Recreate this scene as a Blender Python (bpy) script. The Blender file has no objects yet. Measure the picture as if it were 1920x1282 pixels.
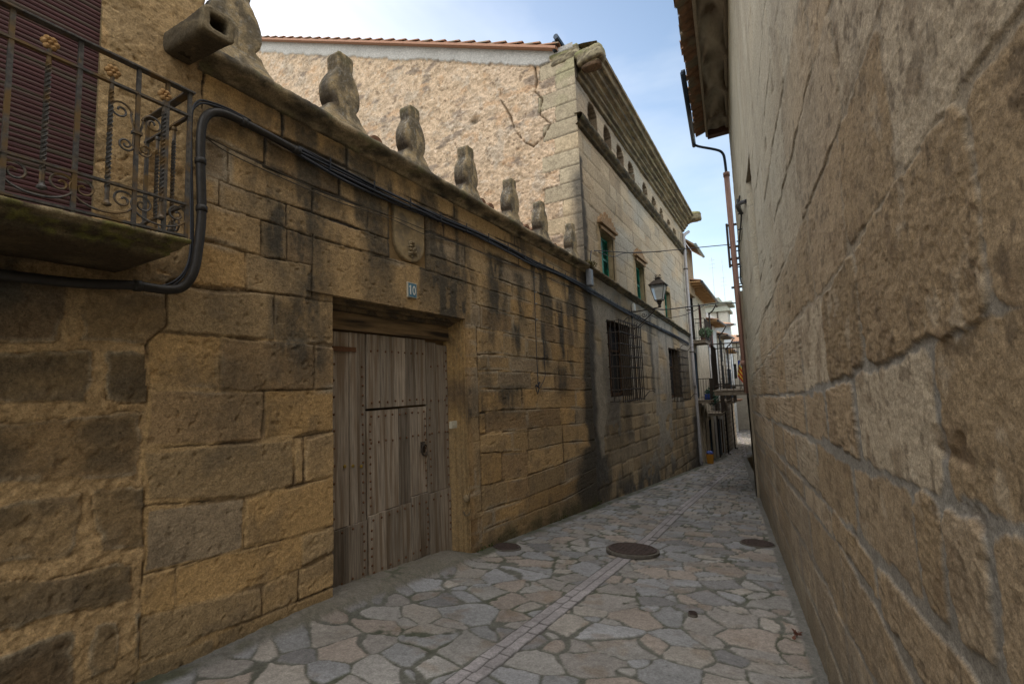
import bpy, math, random
import numpy as np
from mathutils import Vector, Matrix
R = math.radians
random.seed(7)
scene = bpy.context.scene
C = scene.collection

# ------------------------------------------------------------------ camera
def _n(v):
    v = np.array(v, float); return v/np.linalg.norm(v)
FPX, CX, CY = 880.0, 960.0, 641.0
_d1 = _n([1470-CX, 706-CY, FPX])
_h2 = _n([-600-CX, 706+.038*2070-CY, FPX])
_up = _n(np.cross(_h2, _d1))
if _up[1] > 0: _up = -_up
_rt = _n(np.cross(-_up, _d1))
if _rt[0] < 0: _rt = -_rt
cam_d = bpy.data.cameras.new('camera'); cam = bpy.data.objects.new('camera', cam_d); C.objects.link(cam)
cam_d.sensor_width = 36; cam_d.lens = FPX/1920*36; cam_d.clip_start = .02; cam_d.clip_end = 3000
W = np.array([_rt, _d1, _up])            # photo axes -> world
cam.matrix_world = Matrix(((W[0][0], -W[0][1], -W[0][2], 0), (W[1][0], -W[1][1], -W[1][2], 0), (W[2][0], -W[2][1], -W[2][2], 0), (0, 0, 0, 1)))
scene.camera = cam

# ------------------------------------------------------------------ light
SUN_EL, SUN_AZ = 15, -62                 # azimuth from +Y, negative = towards the left houses
world = bpy.data.worlds.new('World'); scene.world = world; world.use_nodes = True
nt = world.node_tree; nt.nodes.clear()
wo = nt.nodes.new('ShaderNodeOutputWorld'); bg = nt.nodes.new('ShaderNodeBackground'); bg.inputs[1].default_value = .15
sky = nt.nodes.new('ShaderNodeTexSky'); sky.sky_type = 'NISHITA'; sky.sun_disc = False
sky.sun_elevation = R(SUN_EL); sky.sun_rotation = R(SUN_AZ); sky.air_density = 1.0; sky.dust_density = 1.4; sky.ozone_density = 1.2
tc = nt.nodes.new('ShaderNodeTexCoord'); mp = nt.nodes.new('ShaderNodeMapping'); mp.inputs['Scale'].default_value = (1.0, 1.6, 3.5); mp.inputs['Rotation'].default_value = (0, R(18), R(30))
ns = nt.nodes.new('ShaderNodeTexNoise'); ns.inputs['Scale'].default_value = 1.6; ns.inputs['Detail'].default_value = 5; ns.inputs['Roughness'].default_value = .55; ns.inputs['Distortion'].default_value = .4
cr = nt.nodes.new('ShaderNodeMapRange'); cr.inputs[1].default_value = .42; cr.inputs[2].default_value = .85; cr.inputs[3].default_value = 0; cr.inputs[4].default_value = .75
mx = nt.nodes.new('ShaderNodeMix'); mx.data_type = 'RGBA'
L_ = nt.links.new
L_(tc.outputs['Generated'], mp.inputs[0]); L_(mp.outputs[0], ns.inputs[0]); L_(ns.outputs[0], cr.inputs[0]); L_(cr.outputs[0], mx.inputs[0])
L_(sky.outputs[0], mx.inputs[6]); mx.inputs[7].default_value = (3.7, 4.0, 4.3, 1)
# bright cloud bank added overhead and behind the camera, unseen, to light the alley
vd = nt.nodes.new('ShaderNodeVectorMath'); vd.operation = 'DOT_PRODUCT'; vd.inputs[1].default_value = (.05, -.35, .94); L_(tc.outputs['Generated'], vd.inputs[0])
nb = nt.nodes.new('ShaderNodeMath'); nb.operation = 'MULTIPLY_ADD'; L_(ns.outputs[0], nb.inputs[0]); nb.inputs[1].default_value = .25; L_(vd.outputs['Value'], nb.inputs[2])
rb = nt.nodes.new('ShaderNodeMapRange'); rb.interpolation_type = 'SMOOTHSTEP'; rb.inputs[1].default_value = .50; rb.inputs[2].default_value = .85; L_(nb.outputs[0], rb.inputs[0])
mb_ = nt.nodes.new('ShaderNodeMix'); mb_.data_type = 'RGBA'; L_(rb.outputs[0], mb_.inputs[0]); L_(mx.outputs[2], mb_.inputs[6]); mb_.inputs[7].default_value = (9.8, 9.6, 9.3, 1)
L_(mb_.outputs[2], bg.inputs[0]); L_(bg.outputs[0], wo.inputs[0])
sd = bpy.data.lights.new('sun', 'SUN'); sd.energy = 2.5; sd.angle = R(.5); sd.color = (1, .9, .78)
sun = bpy.data.objects.new('sun', sd); C.objects.link(sun)
sdir = Vector((math.sin(R(SUN_AZ))*math.cos(R(SUN_EL)), math.cos(R(SUN_AZ))*math.cos(R(SUN_EL)), math.sin(R(SUN_EL))))
sun.rotation_euler = sdir.to_track_quat('Z', 'Y').to_euler()
scene.view_settings.view_transform = 'Standard'; scene.view_settings.look = 'None'
scene.view_settings.exposure = 0.92; scene.view_settings.gamma = 1

# ------------------------------------------------------------------ helpers
A = 3.4                                   # the left wall stands 3.4 m left of the camera
def ray(px, py): return W @ np.array([px-CX, py-CY, FPX])
def PL(px, py, off=0.0):                  # a point of the left wall plane
    r = ray(px, py); return r*(-(A-off)/r[0])
def PY(px, py, y):                        # a point of the cross plane at y
    r = ray(px, py); return r*(y/r[1])
def gz(y):                                # street level along the alley
    y = np.asarray(y, float)
    return np.where(y < 31, -1.5-.1*y, -4.6-.2*(1-np.exp(-(y-31)/2.0)))
def wx(y): return .41-.09*y               # right wall line
def PR(px, py, off=0.0):
    r = ray(px, py); return r*((.41-off)/(r[0]+.09*r[1]))
def ident(px): return px

def tag(o, label=None, cat=None, group=None, kind=None):
    if label: o['label'] = label
    if cat: o['category'] = cat
    if group: o['group'] = group
    if kind: o['kind'] = kind
    return o
def empty(name, loc=(0, 0, 0), label=None, cat=None, group=None, rz=0, parent=None):
    o = bpy.data.objects.new(name, None); C.objects.link(o); o.location = loc; o.rotation_euler = (0, 0, rz); o.empty_display_size = .1
    if parent: o.parent = parent
    return tag(o, label, cat, group)
def copy_tree(o, parent=None):
    c = o.copy(); C.objects.link(c); c.parent = parent
    for ch in o.children: copy_tree(ch, c)
    return c

class MB:
    def __init__(s): s.v = []; s.f = []; s.m = []
    def add(s, vs, fs, mi=0):
        b = len(s.v); s.v += [tuple(map(float, v)) for v in vs]; s.f += [tuple(b+i for i in f) for f in fs]; s.m += [mi]*len(fs); return s
    def box(s, c, d, rz=0, mi=0, M=None):
        x, y, z = d[0]/2, d[1]/2, d[2]/2
        vs = [Vector((i*x, j*y, k*z)) for i in (-1, 1) for j in (-1, 1) for k in (-1, 1)]
        if M is None: M = Matrix.Rotation(rz, 3, 'Z')
        vs = [M @ v + Vector(c) for v in vs]
        return s.add(vs, [(0, 1, 3, 2), (4, 6, 7, 5), (0, 4, 5, 1), (2, 3, 7, 6), (0, 2, 6, 4), (1, 5, 7, 3)], mi)
    def bb(s, a, b, mi=0):
        return s.box([(a[i]+b[i])/2 for i in range(3)], [abs(b[i]-a[i]) for i in range(3)], mi=mi)
    def tube(s, pts, r, n=8, mi=0, caps=True, sq=False, tw=0.0):
        P = [Vector(p) for p in pts]; k = len(P); rs = r if hasattr(r, '__len__') else [r]*k
        T = [(P[min(i+1, k-1)]-P[max(i-1, 0)]).normalized() for i in range(k)]
        a = Vector((0, 0, 1)) if abs(T[0].z) < .9 else Vector((1, 0, 0))
        u = T[0].cross(a).normalized(); vs = []
        for i in range(k):
            u = (u-T[i]*u.dot(T[i])).normalized(); w = T[i].cross(u)
            for j in range(n):
                t = 2*math.pi*j/n+tw*i+(math.pi/4 if n == 4 else 0); vs.append(P[i]+(u*math.cos(t)+w*math.sin(t))*rs[i])
        fs = [(i*n+j, i*n+(j+1) % n, (i+1)*n+(j+1) % n, (i+1)*n+j) for i in range(k-1) for j in range(n)]
        if caps: fs += [tuple(range(n-1, -1, -1)), tuple((k-1)*n+j for j in range(n))]
        return s.add(vs, fs, mi)
    def lathe(s, c, prof, n=16, mi=0, ax='z'):
        vs = []
        for r, z in prof:
            for j in range(n):
                t = 2*math.pi*j/n; p = (r*math.cos(t), r*math.sin(t), z)
                if ax == 'x': p = (z, r*math.cos(t), r*math.sin(t))
                if ax == 'y': p = (r*math.cos(t), z, r*math.sin(t))
                vs.append((c[0]+p[0], c[1]+p[1], c[2]+p[2]))
        k = len(prof)
        fs = [(i*n+j, i*n+(j+1) % n, (i+1)*n+(j+1) % n, (i+1)*n+j) for i in range(k-1) for j in range(n)]
        fs += [tuple(range(n)), tuple((k-1)*n+j for j in range(n))]
        return s.add(vs, fs, mi)
    def prism(s, prof, o, u, v, w, mi=0):   # profile (a,b) -> o+a*u+b*v, extruded by w
        o, u, v, w = map(Vector, (o, u, v, w)); k = len(prof)
        vs = [o+u*a+v*b for a, b in prof]+[o+u*a+v*b+w for a, b in prof]
        fs = [(i, (i+1) % k, k+(i+1) % k, k+i) for i in range(k)]+[tuple(range(k-1, -1, -1)), tuple(range(k, 2*k))]
        return s.add(vs, fs, mi)
    def build(s, name, mat, parent=None, smooth=False, bevel=0, loc=None, segs=2):
        me = bpy.data.meshes.new(name); me.from_pydata(s.v, [], s.f)
        for m in (mat if isinstance(mat, (list, tuple)) else [mat]): me.materials.append(m)
        if max(s.m, default=0): me.polygons.foreach_set('material_index', s.m)
        if smooth: me.polygons.foreach_set('use_smooth', [True]*len(s.f))
        me.update()
        import bmesh
        bm = bmesh.new(); bm.from_mesh(me); bmesh.ops.recalc_face_normals(bm, faces=bm.faces); bm.to_mesh(me); bm.free()
        o = bpy.data.objects.new(name, me); C.objects.link(o)
        if parent: o.parent = parent; o.matrix_parent_inverse = Matrix.Translation(-parent.location) if parent.type == 'EMPTY' and parent.parent is None and parent.rotation_euler.z == 0 else Matrix.Identity(4)
        if loc: o.location = loc
        if bevel:
            b = o.modifiers.new('bevel', 'BEVEL'); b.width = bevel; b.segments = segs; b.limit_method = 'ANGLE'; b.angle_limit = R(40)
        return o

# numpy value noise
def _h(ix, iy, s):
    h = (ix.astype(np.int64)*374761393+iy.astype(np.int64)*668265263+s*1442695041) & 0xffffffff
    h = ((h ^ (h >> 13))*1274126177) & 0xffffffff
    h = ((h ^ (h >> 16))*2246822519) & 0xffffffff
    return ((h ^ (h >> 15)) & 0xffffff)/float(0x1000000)
def vn(x, y, s=0):
    x = np.asarray(x, float); y = np.asarray(y, float)
    ix = np.floor(x); iy = np.floor(y); fx = x-ix; fy = y-iy
    fx = fx*fx*(3-2*fx); fy = fy*fy*(3-2*fy)
    a = _h(ix, iy, s); b = _h(ix+1, iy, s); c = _h(ix, iy+1, s); d = _h(ix+1, iy+1, s)
    return (a+(b-a)*fx)*(1-fy)+(c+(d-c)*fx)*fy
def fbm(x, y, s=0, o=4, g=.5):
    t = 0; a = 1; n_ = 0
    for i in range(o):
        t = t+a*vn(x*2**i+i*17.3, y*2**i+i*9.1, s+i); n_ += a; a *= g
    return t/n_
def ss(a, b, x):
    t = np.clip((x-a)/(b-a), 0, 1); return t*t*(3-2*t)
def lerp(a, b, t): return a+(b-a)*t
def mixc(c, col, m):
    return c+(np.array(col)-c)*m[..., None]

def grid(name, P, col, mat, parent=None, keep=None, smooth=True):
    nr, nc = P.shape[:2]
    idx = np.arange(nr*nc).reshape(nr, nc)
    q = np.stack([idx[:-1, :-1], idx[:-1, 1:], idx[1:, 1:], idx[1:, :-1]], -1).reshape(-1, 4)
    if keep is not None: q = q[keep.reshape(-1)]
    me = bpy.data.meshes.new(name)
    me.vertices.add(nr*nc); me.vertices.foreach_set('co', P.astype(np.float32).ravel())
    me.loops.add(len(q)*4); me.loops.foreach_set('vertex_index', q.astype(np.int32).ravel())
    me.polygons.add(len(q)); me.polygons.foreach_set('loop_start', np.arange(0, len(q)*4, 4, dtype=np.int32))
    me.polygons.foreach_set('loop_total', np.full(len(q), 4, dtype=np.int32))
    me.polygons.foreach_set('use_smooth', np.full(len(q), smooth))
    me.update(calc_edges=True)
    at = me.color_attributes.new('Col', 'FLOAT_COLOR', 'POINT')
    c4 = np.ones((nr*nc, 4), np.float32); c4[:, :3] = np.clip(col.reshape(-1, 3), 0, 1); at.data.foreach_set('color', c4.ravel())
    me.materials.append(mat)
    o = bpy.data.objects.new(name, me); C.objects.link(o)
    if parent: o.parent = parent; o.matrix_parent_inverse = Matrix.Translation(-parent.location)
    return o

# ------------------------------------------------------------------ materials
def node_mat(name):
    m = bpy.data.materials.new(name); m.use_nodes = True; t = m.node_tree; b = t.nodes['Principled BSDF']
    return m, t, b
def attr_mat(name, rough=.9, bump=.5, scales=(14, 70, 260), amt=.22, dist=.012):
    """surface coloured by its own mesh colours (stone, mortar, lichen), finer grain from noise"""
    m, t, b = node_mat(name); N = t.nodes.new; L = t.links.new
    a = N('ShaderNodeAttribute'); a.attribute_name = 'Col'
    tc = N('ShaderNodeTexCoord')
    fac = None; h = None
    for i, s in enumerate(scales):
        n = N('ShaderNodeTexNoise'); n.inputs['Scale'].default_value = s; n.inputs['Detail'].default_value = 5; n.inputs['Roughness'].default_value = .62
        L(tc.outputs['Object'], n.inputs[0])
        r = N('ShaderNodeMapRange'); r.inputs[1].default_value = .3; r.inputs[2].default_value = .7; r.inputs[3].default_value = 1-amt*(1 if i else .8); r.inputs[4].default_value = 1+amt*(1 if i else .8)
        L(n.outputs[0], r.inputs[0])
        if fac is None: fac = r.outputs[0]; h = n.outputs[0]
        else:
            q = N('ShaderNodeMath'); q.operation = 'MULTIPLY'; L(fac, q.inputs[0]); L(r.outputs[0], q.inputs[1]); fac = q.outputs[0]
            q = N('ShaderNodeMath'); q.operation = 'MULTIPLY_ADD'; L(n.outputs[0], q.inputs[0]); q.inputs[1].default_value = .55**i; L(h, q.inputs[2]); h = q.outputs[0]
    # pits
    v = N('ShaderNodeTexVoronoi'); v.inputs['Scale'].default_value = scales[1]*.55; L(tc.outputs['Object'], v.inputs[0])
    n2 = N('ShaderNodeTexNoise'); n2.inputs['Scale'].default_value = scales[0]*.6; n2.inputs['Detail'].default_value = 3; L(tc.outputs['Object'], n2.inputs[0])
    r2 = N('ShaderNodeMapRange'); r2.inputs[1].default_value = .5; r2.inputs[2].default_value = .75; r2.inputs[3].default_value = 0.02; r2.inputs[4].default_value = .34; L(n2.outputs[0], r2.inputs[0])
    sb = N('ShaderNodeMath'); sb.operation = 'SUBTRACT'; L(v.outputs[0], sb.inputs[0]); L(r2.outputs[0], sb.inputs[1])
    p = N('ShaderNodeMapRange'); p.inputs[1].default_value = -.06; p.inputs[2].default_value = .05; L(sb.outputs[0], p.inputs[0])
    q = N('ShaderNodeMath'); q.operation = 'MULTIPLY_ADD'; L(p.outputs[0], q.inputs[0]); q.inputs[1].default_value = .45; L(h, q.inputs[2]); h = q.outputs[0]
    p2 = N('ShaderNodeMapRange'); p2.inputs[3].default_value = .72; p2.inputs[4].default_value = 1; L(p.outputs[0], p2.inputs[0])
    q = N('ShaderNodeMath'); q.operation = 'MULTIPLY'; L(fac, q.inputs[0]); L(p2.outputs[0], q.inputs[1]); fac = q.outputs[0]
    vm = N('ShaderNodeVectorMath'); vm.operation = 'SCALE'; L(a.outputs['Color'], vm.inputs[0]); L(fac, vm.inputs['Scale'])
    L(vm.outputs[0], b.inputs['Base Color'])
    bp = N('ShaderNodeBump'); bp.inputs['Strength'].default_value = bump; bp.inputs['Distance'].default_value = dist; L(h, bp.inputs['Height']); L(bp.outputs[0], b.inputs['Normal'])
    b.inputs['Roughness'].default_value = rough; b.inputs['Specular IOR Level'].default_value = .25
    return m
def noise_mat(name, c1, c2, scale=20, rough=.8, metal=0, bump=.3, dist=.006, c3=None, s3=4, stretch=(1, 1, 1), spec=.3, island=0):
    m, t, b = node_mat(name); N = t.nodes.new; L = t.links.new
    tc = N('ShaderNodeTexCoord'); mp = N('ShaderNodeMapping'); mp.inputs['Scale'].default_value = stretch; L(tc.outputs['Object'], mp.inputs[0])
    n = N('ShaderNodeTexNoise'); n.inputs['Scale'].default_value = scale; n.inputs['Detail'].default_value = 6; n.inputs['Roughness'].default_value = .65; L(mp.outputs[0], n.inputs[0])
    cr = N('ShaderNodeValToRGB'); cr.color_ramp.elements[0].position = .3; cr.color_ramp.elements[1].position = .7
    cr.color_ramp.elements[0].color = (*c1, 1); cr.color_ramp.elements[1].color = (*c2, 1); L(n.outputs[0], cr.inputs[0]); out = cr.outputs[0]
    if c3:
        n3 = N('ShaderNodeTexNoise'); n3.inputs['Scale'].default_value = s3; n3.inputs['Detail'].default_value = 5; L(mp.outputs[0], n3.inputs[0])
        r3 = N('ShaderNodeMapRange'); r3.inputs[1].default_value = .48; r3.inputs[2].default_value = .62; L(n3.outputs[0], r3.inputs[0])
        x = N('ShaderNodeMix'); x.data_type = 'RGBA'; L(r3.outputs[0], x.inputs[0]); L(out, x.inputs[6]); x.inputs[7].default_value = (*c3, 1); out = x.outputs[2]
    if island:
        g_ = N('ShaderNodeNewGeometry'); r4 = N('ShaderNodeMapRange'); r4.inputs[3].default_value = 1-island; r4.inputs[4].default_value = 1+island; L(g_.outputs['Random Per Island'], r4.inputs[0])
        v4 = N('ShaderNodeVectorMath'); v4.operation = 'SCALE'; L(out, v4.inputs[0]); L(r4.outputs[0], v4.inputs['Scale']); out = v4.outputs[0]
    L(out, b.inputs['Base Color'])
    bp = N('ShaderNodeBump'); bp.inputs['Strength'].default_value = bump; bp.inputs['Distance'].default_value = dist; L(n.outputs[0], bp.inputs['Height']); L(bp.outputs[0], b.inputs['Normal'])
    b.inputs['Roughness'].default_value = rough; b.inputs['Metallic'].default_value = metal; b.inputs['Specular IOR Level'].default_value = spec
    return m
M = {}
M['stone'] = attr_mat('ashlar_stone', scales=(26, 80, 230), amt=.30, bump=.8, dist=.009)
M['stone_near'] = attr_mat('rough_wall_stone', scales=(48, 140, 420), amt=.30, dist=.005)
M['paving'] = attr_mat('street_paving', scales=(22, 70, 220), amt=.24, bump=.6, rough=.8, dist=.008)
M['cornice'] = noise_mat('weathered_cornice', (.05, .042, .03), (.24, .18, .1), 9, .95, bump=.8, dist=.02, c3=(.05, .047, .035), s3=3.0)
M['merlon'] = noise_mat('merlon_stone', (.13, .10, .065), (.34, .25, .14), 16, .95, bump=.9, dist=.02, c3=(.11, .095, .07), s3=5)
M['iron'] = noise_mat('wrought_iron', (.025, .022, .02), (.09, .07, .055), 60, .6, .5, .4, .002)
M['iron_rust'] = noise_mat('rusty_iron', (.09, .04, .02), (.2, .1, .05), 90, .8, .2, .4, .002)
M['black_pipe'] = noise_mat('black_plastic_conduit', (.017, .015, .014), (.032, .028, .025), 40, .5, 0, .3, .002, spec=.35)
M['cable'] = noise_mat('black_cable', (.012, .014, .02), (.03, .035, .05), 80, .5, 0, .2, .002, spec=.5)
# ------------------------------------------------------------------ masonry fields
def course_field(y, z, lines, joints, wob=.012, seed=1, rc=.03, wf=5):
    """lines: list of (ys, zs) from top to bottom; joints: per course, sorted y of the upright joints.
    returns distance to the nearest joint, course index, stone index, (u,v) offset from the stone's middle"""
    yw = y+(fbm(y*wf, z*wf, seed, 3)-.5)*2*wob; zw = z+(fbm(y*wf+31, z*wf+7, seed+5, 3)-.5)*2*wob
    ZL = [np.interp(yw, l[0], l[1]) for l in lines]
    k = np.zeros(y.shape, int)
    for zl in ZL: k += zw < zl
    big = np.full(y.shape, 1e3)
    up = big.copy(); dn = big.copy()
    for i, zl in enumerate(ZL):
        m = k == i+1; up[m] = (zl-zw)[m]
        m = k == i; dn[m] = (zw-zl)[m]
    dv = np.minimum(up, dn); dh = big.copy(); sid = np.zeros(y.shape, int)
    for i in range(len(lines)+1):
        js = joints.get(i) if isinstance(joints, dict) else joints[i % len(joints)]
        if js is None or len(js) == 0: continue
        js = np.asarray(js, float); m = k == i
        if not m.any(): continue
        q = yw[m]; s = np.searchsorted(js, q); sid[m] = s
        lo = np.where(s > 0, q-js[np.clip(s-1, 0, len(js)-1)], 1e3); hi = np.where(s < len(js), js[np.clip(s, 0, len(js)-1)]-q, 1e3)
        dh[m] = np.minimum(lo, hi)
    a = np.clip(rc-dh, 0, None); b = np.clip(rc-dv, 0, None)
    d = np.where((a > 0) & (b > 0), rc-np.sqrt(a*a+b*b), np.minimum(dh, dv))
    return d, k, sid
def rnd(k, s, seed):
    return _h(np.asarray(k), np.asarray(s), seed)
def jrand(y0, y1, a, b, seed):
    r = random.Random(seed); o = []; t = y0+r.uniform(0, a)
    while t < y1: o.append(t); t += r.uniform(a, b)
    return o
def pxl(*pts):
    P = [PL(*p) for p in pts]; return ([p[1] for p in P], [p[2] for p in P])

def streak(y, z, y0, z1, z0, w, s):       # dark run-off stain, also painted shade: centre y0, from z1 down to z0
    wv = w*(1+.5*(fbm(z*3+y0*5, y*2, 77, 3)-.5)*2)
    yy = y0+(fbm(z*2.2, z*0+y0, 33, 3)-.5)*w*1.2
    return s*np.exp(-((y-yy)/wv)**4)*ss(z0-.25, z0+.1, z)*(1-ss(z1-.06, z1+.06, z))

# palette (linear)
TAN = (.41, .29, .15); GOLD = (.43, .29, .135); BRN = (.20, .14, .08); GRY = (.29, .23, .155); PALE = (.50, .40, .25)
DARK = (.045, .04, .033); MORT = (.42, .30, .17)

def block_colour(k, s, seed, pal, wts):
    r = rnd(k*31+7, s, seed); col = np.zeros(k.shape+(3,)); acc = 0
    for c, w in zip(pal, wts):
        m = (r >= acc) & (r < acc+w); col[m] = c; acc += w
    m = r >= acc; col[m] = pal[-1]
    g = (.86+.28*rnd(k*17+3, s, seed+9))[..., None]
    return col*g

# ---- left wall: house (rough, wide mortar) | garden wall (fine ashlar)
LROUGH = [pxl((0, 300), (380, 330)), pxl((0, 400), (380, 430)), pxl((0, 500), (270, 540)), pxl((0, 648), (270, 655)), pxl((0, 772), (270, 768)), pxl((0, 928), (270, 897)), pxl((0, 1078), (262, 1040)), pxl((0, 1205), (250, 1132)), pxl((0, 1340), (250, 1262))]
def jy(py, *xs): return [PL(x, py)[1] for x in xs]
JROUGH = {0: [1.0], 1: [.9], 2: [.75], 3: jy(590, -60, 135), 4: jy(710, -120, 181), 5: jy(840, -60, 273), 6: jy(980, -80, 164), 7: jy(1110, -70, 262), 8: jy(1230, -50, 152, 232), 9: jy(1280, 60)}
LF = [pxl((420, 140), (489, 180), (587, 234)), pxl((430, 215), (581, 281)), pxl((387, 257), (587, 351)), pxl((390, 330), (538, 384), (587, 399)), pxl((383, 379), (489, 412), (585, 444)),
      pxl((381, 449), (491, 480), (585, 497)), pxl((380, 540), (515, 550), (585, 560)), pxl((280, 620), (420, 632), (585, 645), (630, 650)), pxl((285, 728), (495, 733), (625, 728)),
      pxl((290, 840), (550, 822), (627, 808)), pxl((290, 946), (460, 933), (627, 893)), pxl((273, 1077), (460, 1030), (627, 985)), pxl((252, 1160), (490, 1098), (570, 1062), (627, 1035)), pxl((240, 1255), (400, 1190), (600, 1110))]
JF = {0: jy(130, 480), 1: jy(200, 530), 2: jy(290, 498), 3: jy(300, 428, 587), 4: jy(360, 410), 5: jy(420, 490, 540), 6: jy(500, 462, 585), 7: jy(590, 515), 8: jy(680, 415, 590), 9: jy(780, 495),
      10: jy(860, 552, 571), 11: jy(960, 460), 12: jy(1060, 330, 566), 13: jy(1100, 492, 560), 14: jy(1200, 405)}
RF = [pxl((587, 234), (760, 330), (1000, 460), (1093, 507)), pxl((581, 281), (709, 344), (830, 401), (968, 462), (1093, 524)), pxl((587, 351), (728, 405), (870, 460), (1000, 508), (1093, 548)),
      pxl((587, 399), (727, 449), (835, 488), (893, 509), (1002, 547), (1093, 579)), pxl((585, 444), (727, 482), (891, 535), (1002, 569), (1093, 599)), pxl((590, 520), (891, 570), (1002, 599), (1089, 624)),
      pxl((590, 575), (891, 613), (1002, 635), (1087, 652)), pxl((640, 640), (870, 666), (931, 664), (1093, 681)), pxl((640, 700), (840, 698), (935, 694), (1093, 706)), pxl((640, 728), (840, 728), (988, 729), (1093, 732)),
      pxl((640, 800), (840, 786), (925, 770), (1055, 764), (1117, 765)), pxl((640, 850), (845, 822), (990, 804), (1055, 796), (1117, 792)), pxl((640, 890), (845, 856), (897, 850), (990, 845), (1055, 830), (1117, 825)),
      pxl((640, 980), (845, 922), (990, 892), (1057, 868)), pxl((640, 1040), (897, 960), (990, 932), (1057, 905)), pxl((700, 1080), (860, 1012), (930, 984), (990, 962), (1060, 935))]
JR = {0: jy(350, 735, 900, 1010), 1: jy(330, 709, 850, 960), 2: jy(360, 636, 728, 830, 905, 968, 1040), 3: jy(400, 690, 800, 870, 935, 1010, 1060), 4: jy(470, 801, 835, 893, 958, 1015, 1070), 5: jy(540, 893, 953, 998, 1040),
      6: jy(560, 900, 960, 1015, 1035, 1072), 7: jy(600, 941, 985, 1030, 1062), 8: jy(650, 915, 956, 1008, 1046, 1075), 9: jy(690, 893, 935, 995, 1040), 10: jy(710, 895, 952, 978, 1005, 1050, 1078),
      11: jy(760, 875, 910, 988, 1050, 1078), 12: jy(800, 898, 960, 990, 1055), 13: jy(840, 890, 940, 990, 1057), 14: jy(890, 951, 990, 1060), 15: jy(950, 897, 925, 990, 1030), 16: jy(980, 900, 970, 1040)}
DOOR = (2.77, 4.73, .86)                   # y0, y1, top
YS = 1.66                                   # seam between the house and the garden wall

def left_wall_field(y, z):
    d1, k1, s1 = course_field(y, z, LF, JF, .010, 3, .012)
    d2, k2, s2 = course_field(y, z, RF, JR, .008, 5, .01)
    d3, k3, s3 = course_field(y, z, LROUGH, JROUGH, .028, 9, .045, 4)
    cut = np.select([z > 2.02, z > 1.785, z > 1.56, z > 1.37], [2.93, 2.13, 2.57, 2.32], 2.57)
    useR = (y > cut) & ~((z < .8) & (y < 3.3))
    d = np.where(useR, d2, d1); k = np.where(useR, k2+40, k1); s = np.where(useR, s2, s1)
    d = np.where(z > .8, np.minimum(d, np.abs(y-cut+(fbm(z*9, z*0, 8, 2)-.5)*.014)), d)
    # lintel block over the door and its moulded jambs
    li = (y > 2.57) & (y < 4.93) & (z > .80) & (z < 1.345)
    dl = np.minimum(np.minimum(y-2.57, 4.93-y), np.minimum(z-.80, 1.345-z)); d = np.where(li, dl, d); k = np.where(li, 90, k); s = np.where(li, 0, s)
    jb = (y > 4.6) & (y < 5.02) & (z <= .80)
    zj = (z+5)/.62; d = np.where(jb, np.minimum(np.minimum(np.abs(zj-np.round(zj))*.62+.004, 5.02-y), d+.02), d); k = np.where(jb, 95, k); s = np.where(jb, np.floor(zj+.5).astype(int), s)
    lim = 1.385+.10*ss(.35, .5, z)+.17*ss(.75, .85, z)+(fbm(z*3, y*0, 21, 3)-.5)*.07
    ho = y < lim
    d = np.where(ho, d3, np.where(y < lim+.5, np.minimum(d, y-lim), d)); k = np.where(ho, k3+70, k); s = np.where(ho, s3, s)
    return d, k, s, ho, lim

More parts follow.
